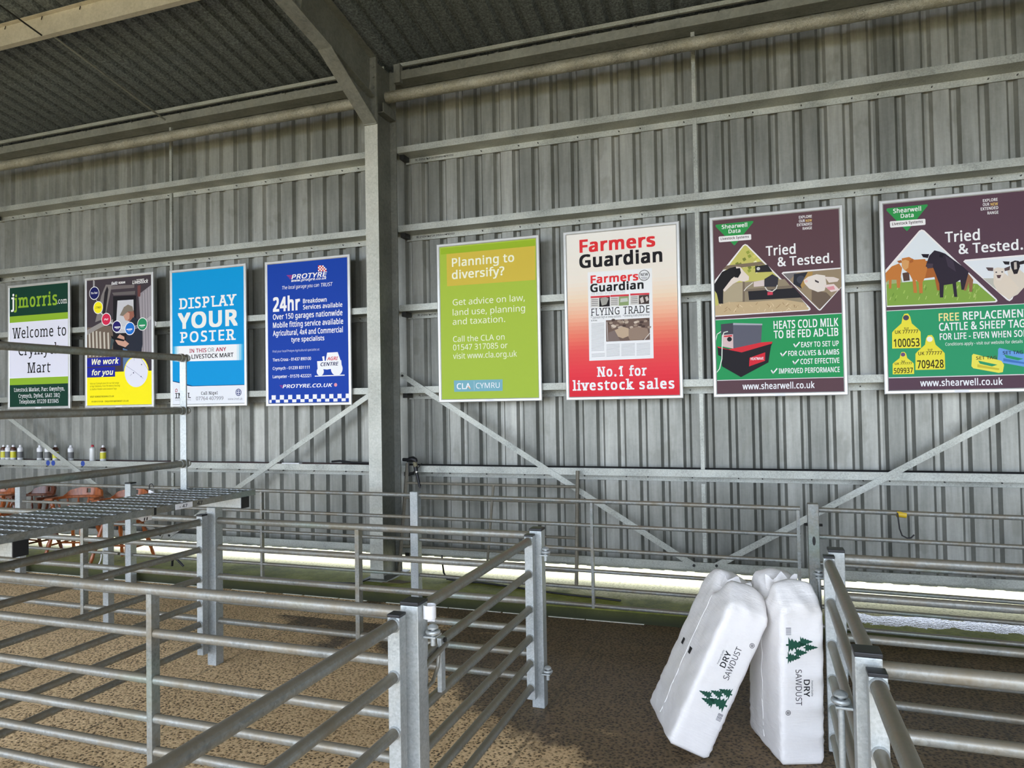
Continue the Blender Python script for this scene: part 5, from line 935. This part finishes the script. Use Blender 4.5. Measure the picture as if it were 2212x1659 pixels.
# ---------------------------------------------------------------- sawdust bags
M_green = plain('dark_green_print', (16, 78, 60), 0.45); M_grey = plain('grey_print', (120, 120, 126), 0.5)
def sm(a, b_, x):
    t = min(max((x - a) / (b_ - a), 0), 1); return t * t * (3 - 2 * t)
def make_bag(label, a, bd, hh, seed, flip):
    """a, bd half width / half depth, hh height; local frame: front face at -y, base centre at origin"""
    t = thing('sawdust_bag', label, 'bag', (0, 0, 0)); bm = bmesh.new(); nx, ny, nz = 12, 26, 46; rnd = random.Random(seed)
    ph = [rnd.uniform(0, 6.28) for _ in range(12)]
    idx = {}; c = hh / 2
    def P(i, j, k):
        key = (i, j, k)
        if key in idx: return idx[key]
        x, y, z = (i / nx * 2 - 1) * a, (j / ny * 2 - 1) * bd, (k / nz * 2 - 1) * c; r = 0.020; rz = 0.034
        q = Vector((min(max(x, -a + r), a - r), min(max(y, -bd + r), bd - r), min(max(z, -c + rz), c - rz))); d = Vector((x, y, z)) - q
        if d.length > 1e-9:
            dd = Vector((d.x / r, d.y / r, d.z / rz)); m_ = max(abs(dd.x), abs(dd.y), abs(dd.z)); dd = dd.normalized() * m_; d = Vector((dd.x * r, dd.y * r, dd.z * rz))
        p = q + d; u = (p.z + c) / hh; yy = p.y / bd
        top = sm(0.80, 1.0, u); val = math.exp(-((yy - 0.08) / 0.26) ** 2)
        p.z -= top * (0.080 * val + (0.085 * sm(0.30, 1.0, -yy) ** 1.6 if yy < 0 else 0.045 * sm(0.70, 1.0, yy) ** 2) + 0.02 * abs(p.x / a) ** 2 * (1 - val))
        p.x *= 1 - 0.30 * val * sm(0.86, 1.02, u) - 0.06 * sm(0.85, 1.0, u)
        p.y *= 1 - 0.03 * sm(0.9, 1.0, u)
        side = abs(p.x) / a; front = sm(0.75, 0.98, abs(yy)) * (1 - sm(0.80, 0.9, u))
        bulge = 0.010 * math.sin(PI * u) * (1 - yy * yy); p.x += math.copysign(bulge, p.x) * side
        w_ = 0.0032 * math.sin(p.z * 190 + 3 * math.sin(p.y * 9 + ph[0]) + ph[1]) * sm(0.55, 0.05, u) + 0.006 * math.sin(p.z * 23 + p.y * 14 + ph[2]) * math.sin(p.y * 17 + ph[3]) + 0.0022 * math.sin(p.y * 70 + 20 * p.z + ph[4]) * sm(0.6, 0.95, u)
        p.x += math.copysign(w_, p.x) * side
        p.y += (1 - front) * 0.004 * math.sin(p.x * 60 + 30 * p.z + ph[5]) * sm(0.7, 0.95, u)
        p.z += 0.006 * math.sin(p.y * 38 + ph[6]) * math.sin(p.x * 40 + ph[7]) * top
        idx[key] = bm.verts.new((p.x, p.y, p.z + c)); return idx[key]
    def quad(*ks):
        f = bm.faces.new([P(*k) for k in ks]); f.smooth = True
    for i in range(nx):
        for j in range(ny):
            quad((i, j, 0), (i, j + 1, 0), (i + 1, j + 1, 0), (i + 1, j, 0)); quad((i, j, nz), (i + 1, j, nz), (i + 1, j + 1, nz), (i, j + 1, nz))
    for k in range(nz):
        for i in range(nx): quad((i, 0, k), (i + 1, 0, k), (i + 1, 0, k + 1), (i, 0, k + 1)); quad((i, ny, k), (i, ny, k + 1), (i + 1, ny, k + 1), (i + 1, ny, k))
        for j in range(ny): quad((0, j, k), (0, j, k + 1), (0, j + 1, k + 1), (0, j + 1, k)); quad((nx, j, k), (nx, j + 1, k), (nx, j + 1, k + 1), (nx, j, k + 1))
    bmesh.ops.recalc_face_normals(bm, faces=bm.faces); bvh = BVHTree.FromBMesh(bm); me = bpy.data.meshes.new('bag_body'); bm.to_mesh(me); bm.free(); me.materials.append(M_bag)
    ob = bpy.data.objects.new('bag_body', me); C.objects.link(ob); ob.parent = t
    def on_side(y, z, off):
        h_ = bvh.ray_cast(Vector((-1, y, z)), Vector((1, 0, 0)))[0]; return (h_.x - off, y, z)
    def on_front(p, off):
        h_ = bvh.ray_cast(Vector((p[0], -1, p[2])), Vector((0, 1, 0)))[0]; return (p[0], (h_.y if h_ else p[1]) - off, p[2])
    # seam that runs up the side and the crimped fold across the top
    b = MB(); pts = [on_side(0.02 * bd + 0.004 * math.sin(q * 1.3), 0.05 + (hh * 0.78) * q / 22, -0.0008) for q in range(23)]; b.path(pts, 0.0032, 6); b.build('side_seam', M_bag, t)
    b = MB(); n = 12; vs = []
    for q in range(n + 1):
        x = (-0.78 + 1.56 * q / n) * a; e = 0.006 * math.sin(q * 1.9 + ph[8]); z1 = 0.072 + 0.018 * math.sin(q * 1.1 + ph[9]) - 0.03 * abs(q / n - 0.55)
        for dy, zz in ((0.0, 0.0), (0.012 + e, z1), (0.0155 + e, z1), (0.012, 0.0)): vs.append((x, 0.03 + dy - 0.008, hh - 0.078 + zz))
    b.add(vs, [(4 * q + j, 4 * q + (j + 1) % 4, 4 * q + 4 + (j + 1) % 4, 4 * q + 4 + j) for q in range(n) for j in range(4)], 0, True); b.build('top_fold', M_bag, t)
    # print on the narrow front face: s runs along the lettering, q across it
    y = -bd - 0.0032
    if not flip: ox, oz, ex, ez, ux, uz = -a, hh, 0, -1, 1, 0
    else: ox, oz, ex, ez, ux, uz = a, 0.0, 0, 1, -1, 0
    at = lambda s_, q_, k_=0: on_front((ox + ex * s_ + ux * q_, y, oz + ez * s_ + uz * q_), 0.0012 + 0.00002 * k_)
    b = MB()
    def tree(s0, q0, h, w_):
        L, R_ = [], []
        for k in range(5):
            f = k / 5; ww = w_ * (1 - f) ; L += [(s0 - ww / 2, q0 + h * (0.12 + 0.88 * f)), (s0 - ww * 0.24, q0 + h * (0.12 + 0.88 * (f + 0.12)))]; R_ += [(s0 + ww / 2, q0 + h * (0.12 + 0.88 * f)), (s0 + ww * 0.24, q0 + h * (0.12 + 0.88 * (f + 0.12)))]
        poly = L + [(s0, q0 + h)] + R_[::-1]; poly2 = [(s0 - w_ * 0.06, q0), (s0 + w_ * 0.06, q0), (s0 + w_ * 0.06, q0 + h * 0.14), (s0 - w_ * 0.06, q0 + h * 0.14)]
        for pg in (poly, poly2): b.add([at(*p) for p in pg], [list(range(len(pg)))])
    kk = 2 * a / 0.2; S = hh / 0.86
    for s0, q0, h, w_ in ((0.284, 0.022, 0.100, 0.078), (0.345, 0.022, 0.072, 0.062), (0.322, 0.060, 0.066, 0.056), (0.270, 0.080, 0.072, 0.056), (0.298, 0.104, 0.072, 0.048)): tree(s0 * S, q0 * kk, h, w_)
    b.build('tree_print', M_green, t, fixn=False)['label'] = 'dark green print of fir trees'
    b = MB(); s_ = 0.202
    while s_ < 0.236: b.add([at(s_ * S, 0.022 * kk), at((s_ + 0.0028) * S, 0.022 * kk), at((s_ + 0.0028) * S, 0.046 * kk), at(s_ * S, 0.046 * kk)], [(0, 1, 2, 3)]); s_ += random.choice((0.0042, 0.0055))
    b.build('bar_code', M_grey, t, fixn=False)
    b = MB(); vs, fs = [], []
    for (tx, st, s0, q0, W, h) in (('SAWDUST', 'R', 0.402, 0.066, 0.170, 0.030), ('DRY', 'B', 0.450, 0.104, 0.082, 0.030), ('Premium Quality', 'R', 0.455, 0.139, 0.075, 0.008)):
        tv, tf = text_geo(tx, st, W * S, h); b.add([at(s0 * S + p[0], q0 * kk + p[1], p[2]) for p in tv], tf)
    b.build('lettering', M_ink, t, fixn=False)
    b = MB(); n = 24; cs_, cq = 0.606 * S, 0.030 * kk
    for r1, r2 in ((0.0125, 0.0100), (0.0062, 0.0030)):
        vs = []
        for i in range(n): an = 2 * PI * i / n; vs += [at(cs_ + r1 * math.cos(an), cq + r1 * math.sin(an)), at(cs_ + r2 * math.cos(an), cq + r2 * math.sin(an))]
        b.add(vs, [(2 * i, 2 * i + 1, (2 * i + 3) % (2 * n), (2 * i + 2) % (2 * n)) for i in range(n)])
    b.build('round_mark', M_ink, t, fixn=False)
    if flip:
        b = MB()
        for yy, zz in ((-0.035, 0.42), (0.115, 0.42)):
            vs = [on_side(yy - 0.017 + 0.034 * i / 4, zz - 0.017 + 0.034 * j / 4, 0.0018) for j in range(5) for i in range(5)]
            b.add(vs, [(5 * j + i, 5 * j + 5 + i, 5 * j + 6 + i, 5 * j + 1 + i) for j in range(4) for i in range(4)])
        b.build('register_mark', M_ink, t, fixn=False)['label'] = 'two black squares on the side'
    return t
A_, BD, HH = 0.107, 0.205, 0.875
bagR = make_bag('upright white sawdust bag with green fir print, leaning on the right-hand hurdle', A_, BD, HH, 3, False)
bagL = make_bag('tilted white sawdust bag with green fir print, leaning on the upright bag', A_, 0.24, 0.865, 8, True)
def place_bag(o, corner, local, yaw, tilt):
    R = Matrix.Rotation(yaw, 4, 'Z') @ Matrix.Rotation(tilt, 4, 'Y'); o.matrix_world = Matrix.Translation(Vector(corner) - R @ Vector(local)) @ R
place_bag(bagR, (0.160, -2.650, 0.0), (0, -BD, 0.0), math.radians(22), math.radians(1.2))
place_bag(bagL, (-0.284, -2.740, 0.0), (A_, -0.24, 0.0), math.radians(20), math.radians(25.6))
# ---------------------------------------------------------------- chairs behind the far row
def make_chair(mat, label):
    t = thing('wooden_chair', label, 'chair', (0, 0, 0), 'wooden chairs along the wall')
    b = MB(); b.lathe((0, 0, 0.42), [(0, 0), (0.19, 0), (0.215, 0.012), (0.215, 0.026), (0.20, 0.036), (0.12, 0.028), (0, 0.026)], 28); s = b.build('seat', mat, t); 
    for v in s.data.vertices: v.co.x *= 1.12
    def turned(a, c, r0, n=10):
        f = lambda q: r0 * (1 + 0.35 * math.sin(q * PI) + 0.22 * math.sin(q * PI * 6) * (0.2 < q < 0.8) - 0.35 * (abs(q - 0.22) < 0.03) - 0.3 * (abs(q - 0.72) < 0.03)); a, c = Vector(a), Vector(c)
        return MB().path([a + (c - a) * i / 16 for i in range(17)], f, n)
    for sx_ in (-1, 1):
        turned((sx_ * 0.23, -0.22, 0), (sx_ * 0.15, -0.12, 0.425), 0.017).build('leg', mat, t); turned((sx_ * 0.21, 0.24, 0), (sx_ * 0.14, 0.12, 0.425), 0.017).build('leg', mat, t)
        MB().path([(sx_ * 0.20, -0.18, 0.17), (sx_ * 0.185, 0.19, 0.17)], 0.011, 8).build('stretcher', mat, t)
    MB().path([(-0.195, 0.0, 0.17), (0.195, 0.0, 0.17)], 0.011, 8).build('stretcher', mat, t)
    # U-shaped arm bow
    n = 30; vs = []; fs = []
    path_ = []
    for i in range(n + 1):
        q = -1.0 + 2.0 * i / n; an = q * 1.95; path_.append((0.275 * math.sin(an) * (1.0 if abs(q) < 0.75 else 1.02), 0.235 * math.cos(an) - 0.02))
    for i, (x, y) in enumerate(path_):
        j0, j1 = max(i - 1, 0), min(i + 1, n); d = Vector((path_[j1][0] - path_[j0][0], path_[j1][1] - path_[j0][1], 0)).normalized(); m_ = Vector((-d.y, d.x, 0)); wd = 0.026 + 0.016 * (abs(i / n - 0.5) > 0.40)
        for sgn, zz in ((-1, 0.66), (1, 0.66), (1, 0.69), (-1, 0.69)): p = Vector((x, y, zz)) + m_ * sgn * wd; vs.append(p)
    fs = [(4 * i + j, 4 * i + (j + 1) % 4, 4 * i + 4 + (j + 1) % 4, 4 * i + 4 + j) for i in range(n) for j in range(4)] + [(3, 2, 1, 0), (4 * n, 4 * n + 1, 4 * n + 2, 4 * n + 3)]
    b = MB(); b.add(vs, fs); b.build('arm_bow', mat, t, 0.006)
    # raised crest with a hand hole, curved round the back
    cols_ = 22; vs = []; fs = []; keep = {}
    rows = 5
    def cp(q, f):
        an = q * 1.05; top = 0.77 + 0.022 * math.cos(q * 3.2) - 0.05 * sm(0.72, 1.0, abs(q)); z = 0.69 + (top - 0.69) * f; rr = 0.012 * f
        return (0.275 * math.sin(an), 0.235 * math.cos(an) - 0.02 + rr, z)
    for layer in (-0.011, 0.011):
        for i in range(cols_ + 1):
            q = -1 + 2 * i / cols_
            for f in range(rows): x, y, z = cp(q, f / (rows - 1)); an = q * 1.05; vs.append((x + layer * math.sin(an), y + layer * math.cos(an), z))
    N = (cols_ + 1) * rows; hole = lambda i, f: abs(i - (cols_ - 1) / 2) <= 1.1 and f in (1, 2)
    for i in range(cols_):
        for f in range(rows - 1):
            a = i * rows + f; c = a + rows
            if hole(i, f): continue
            fs += [(a, c, c + 1, a + 1), (N + a, N + a + 1, N + c + 1, N + c)]
            for di, df, e in ((-1, 0, (a, a + 1)), (1, 0, (c + 1, c)), (0, -1, (c, a)), (0, 1, (a + 1, c + 1))):
                ii, ff = i + di, f + df
                if ii < 0 or ii >= cols_ or ff < 0 or ff >= rows - 1 or hole(ii, ff): fs.append((e[0], e[1], N + e[1], N + e[0]))
    b = MB(); b.add(vs, fs, 0, True); b.build('crest_rail', mat, t)
    for i in range(9):
        q = -1 + 2 * i / 8; an = q * 1.75; turned((0.20 * math.sin(an), 0.17 * math.cos(an) - 0.01, 0.445), (0.272 * math.sin(an), 0.232 * math.cos(an) - 0.02, 0.665), 0.0095 if i not in (0, 8) else 0.016, 8).build('spindle' if i not in (0, 8) else 'arm_post', mat, t)
    return t
ZK = 0.10
ch = make_chair(M_wood, 'x')
chairs = [(-6.72, -0.34, 8, 'orange-brown wooden chair, rightmost, behind the post with the white tag nearby', ch), (-7.43, -0.33, 14, 'orange-brown wooden chair with a round hand hole, second from the right', None), (-8.83, -0.33, 6, 'orange-brown wooden chair at the left edge with a grey bundle on it', None)]
for x, y, a, lab, c in chairs:
    c = c or copy_tree(ch); c.location = (x, y, ZK); c.rotation_euler = (0, 0, math.radians(a)); c['label'] = lab
c2 = make_chair(M_wood_d, 'dark brown wooden chair, third from the right, behind the far left post'); c2.location = (-8.13, -0.34, ZK); c2.rotation_euler = (0, 0, math.radians(-6))
t = thing('bundle', 'crumpled grey cloth bundle lying on the leftmost chair', 'bundle', (-8.83, -0.36, 0.56))
bm = bmesh.new(); bmesh.ops.create_icosphere(bm, subdivisions=4, radius=1.0)
for v in bm.verts:
    n_ = v.co.normalized(); k = 1 + 0.16 * math.sin(5 * n_.x + 3 * n_.z) * math.sin(6 * n_.y + 1) + 0.06 * math.sin(17 * n_.x + 11 * n_.y) ; v.co = Vector((n_.x * 0.16 * k, n_.y * 0.13 * k, max(n_.z * 0.10 * k, -0.012)))
for f in bm.faces: f.smooth = True
me = bpy.data.meshes.new('cloth'); bm.to_mesh(me); bm.free(); me.materials.append(plain('grey_cloth', (104, 102, 96), 0.9)); o = bpy.data.objects.new('cloth', me); C.objects.link(o); o.parent = t
# ---------------------------------------------------------------- spray cans on the fifth wall rail
ZC = GZ[4]
CW = plain('white_can', (226, 228, 226), 0.3, 0.1); CY_ = plain('yellow_label', (206, 200, 36), 0.4); CBN = plain('brown_can_top', (78, 44, 30), 0.4); CD_ = plain('grey_label_print', (110, 112, 112), 0.5); CR_ = plain('red_can_cap', (180, 36, 50), 0.4)
def make_can(label, band, shoulder, capm, h=0.20):
    t = thing('spray_can', label, 'can', (0, 0, 0), 'marker spray cans on the wall rail'); r = 0.0335
    MB().lathe((0, 0, 0), [(0, 0), (r - 0.002, 0), (r, 0.004), (r, h), (r - 0.003, h + 0.003)], 20).build('can_body', CW, t)
    MB().lathe((0, 0, h), [(r + 0.0003, -0.028), (r + 0.0003, 0), (r - 0.006, 0.012), (0.016, 0.020), (0.012, 0.022)], 20).build('can_shoulder', shoulder, t)
    if band is not None: MB().lathe((0, 0, 0), [(r + 0.0004, h * 0.42), (r + 0.0006, h * 0.42), (r + 0.0006, h * 0.80), (r + 0.0004, h * 0.80)], 20).build('label_band', band, t)
    MB().lathe((0, 0, h + 0.02), [(0, 0), (0.016, 0), (0.016, 0.018), (0.012, 0.026), (0, 0.027)], 14).build('nozzle_cap', capm, t); return t
cY = make_can('x', CY_, CBN, M_white); cD = make_can('x', CD_, M_white, M_white); cR = make_can('x', None, CW, CR_, 0.205)
spots = [(-9.25, cY, 'yellow-banded spray can at the left end of the row'), (-9.17, cD, 'white spray can close beside the left-end yellow can'), (-9.075, cY, 'yellow-banded spray can, third from the left end'), (-8.95, cD, 'white spray can, fourth from the left end'),
 (-8.605, cD, 'white spray can left of the flat brace'), (-8.469, cD, 'white spray can touching the flat brace from the left'), (-8.335, cY, 'yellow-banded spray can half hidden by the flat brace'), (-8.077, cD, 'white spray can standing alone right of the brace'), (-7.718, cR, 'white spray can with a red cap'), (-7.546, cY, 'yellow-banded spray can at the right end of the row')]
used = set()
for x, src, lab in spots:
    c = src if src.name not in used else copy_tree(src); used.add(src.name); c.location = (x, 0.125, ZC); c.rotation_euler = (0, 0, random.uniform(0, 6)); c['label'] = lab
# ---------------------------------------------------------------- hoses and the spray lance
b = MB(); b.path([(-3.40 + 5.8 * i / 20, 0.085 + 0.004 * math.sin(i), ZC + 0.056) for i in range(21)], 0.0185, 12)
tag(b.build('water_hose', M_black), 'long black hose lying along the fifth wall rail right of the column', 'hose')
b = MB(); b.path([(-9.4 + 5.75 * i / 20, 0.19, ZC + 0.05 + 0.003 * math.sin(i * 2)) for i in range(21)], 0.014, 10)
tag(b.build('water_hose', plain('brown_hose', (70, 52, 50), 0.6)), 'thin dark hose lying behind the spray cans on the wall rail', 'hose')
b = MB(); b.path([(-4.30, 0.10, ZC + 0.085), (-4.2, 0.09, ZC + 0.095), (-4.05, 0.09, ZC + 0.08), (-3.85, 0.09, ZC + 0.075), (-3.62, 0.09, ZC + 0.075)], 0.011, 8)
tag(b.build('hose_end', M_black), 'short black hose end sticking out left of the column', 'hose')
t = thing('spray_lance', 'black trigger spray lance hanging on the wall rail right of the column', 'lance', (-3.28, -0.02, 1.23))
b = MB(); b.path([(-3.40, 0.0, 1.232), (-3.335, -0.01, 1.232)], 0.017, 12); b.build('hose_tail', M_black, t)
b = MB(); b.path([(-3.345, -0.02, 1.225), (-3.31, -0.025, 1.237), (-3.275, -0.03, 1.24), (-3.25, -0.03, 1.228), (-3.24, -0.03, 1.21)], lambda q: 0.018 + 0.012 * math.sin(q * PI), 12); b.build('trigger_head', M_black, t)
b = MB(); b.path([(-3.325, -0.025, 1.22), (-3.326, -0.028, 1.16), (-3.322, -0.03, 1.115), (-3.305, -0.03, 1.10), (-3.285, -0.03, 1.102), (-3.245, -0.03, 1.13)], 0.0065, 8); b.build('trigger_guard', M_black, t)
b = MB(); b.path([(-3.255, -0.03, 1.215), (-3.25, -0.032, 1.185), (-3.24, -0.034, 1.165)], 0.021, 10); b.build('cord_binding', plain('straw_cord', (128, 122, 96), 0.8), t)
b = MB(); b.path([(-3.25, -0.03, 1.175), (-3.24, -0.033, 1.12)], 0.021, 10); b.path([(-3.235, -0.03, 1.14), (-3.18, -0.03, 1.20)], 0.004, 6); b.build('valve', M_black, t)
MB().path([(-3.238, -0.033, 1.125), (-3.236, -0.034, 1.105)], 0.011, 10).build('brass_joint', plain('bright_joint', (206, 200, 186), 0.3, 0.6), t)
b = MB(); b.path([(-3.236, -0.034, 1.105), (-3.195, -0.045, 0.97)], lambda q: 0.016 - 0.003 * q, 12); b.path([(-3.195, -0.045, 0.97), (-3.192, -0.046, 0.955)], 0.007, 8); b.build('lance_tube', M_black, t)
b = MB(); b.path([(-2.98, -0.02, 0.30), (-2.965, -0.04, 0.22), (-2.93, -0.09, 0.15), (-2.86, -0.17, 0.112), (-2.7, -0.2, 0.108), (-2.5, -0.19, 0.107), (-2.2, -0.25, 0.107), (-1.9, -0.32, 0.107), (-1.6, -0.38, 0.107), (-1.35, -0.40, 0.107), (-1.14, -0.44, 0.107)], 0.009, 8)
tag(b.build('black_cable', M_black), 'thin black cable trailing along the mossy kerb right of the column', 'cable')
b = MB(); b.path([(-5.95, -0.42, 0.11), (-5.945, -0.42, 0.165), (-5.92, -0.42, 0.19), (-5.885, -0.42, 0.185), (-5.85, -0.41, 0.15), (-5.815, -0.40, 0.112)], 0.012, 8)
tag(b.build('hose_offcut', M_black), 'bent black hose offcut on the mossy kerb', 'hose')
b = MB(); b.path([(-5.3, -0.55, 0.108), (-5.1, -0.56, 0.108), (-4.9, -0.60, 0.108)], 0.008, 6); b.path([(-4.9, -0.60, 0.108), (-4.2, -0.62, 0.108), (-3.62, -0.52, 0.108), (-3.55, -0.42, 0.13)], 0.007, 6)
tag(b.build('black_cable', M_black), 'thin black cable lying on the kerb left of the column', 'cable')
tag(MB().box(-4.9, -4.68, 0.05, 0.11, ZC + 0.062, ZC + 0.07).build('white_strip', M_white), 'small white strip on the fifth wall rail left of the column', 'strip')
tag(MB().prism([(0, 0), (0.045, 0.012), (0.05, 0.05), (0.015, 0.07), (-0.012, 0.03)], (1, 0, 0), (0, 0, 1), (0, 1, 0), 0.004, (-6.655, 0.029, 2.745)).build('paper_scrap', M_white), 'small white paper scrap on the third wall rail beside the blue poster', 'paper')
# rust-brown leaf litter plate at the column foot
b = MB(); b.prism([(-3.42, -0.42), (-3.22, -0.40), (-3.16, -0.33), (-3.30, -0.30), (-3.40, -0.34)], (1, 0, 0), (0, 1, 0), (0, 0, 1), 0.006, (0, 0, 0.1)); tag(b.build('board_scrap', plain('brown_board', (104, 92, 64), 0.9)), 'flat brown scrap lying at the foot of the steel column', 'scrap')
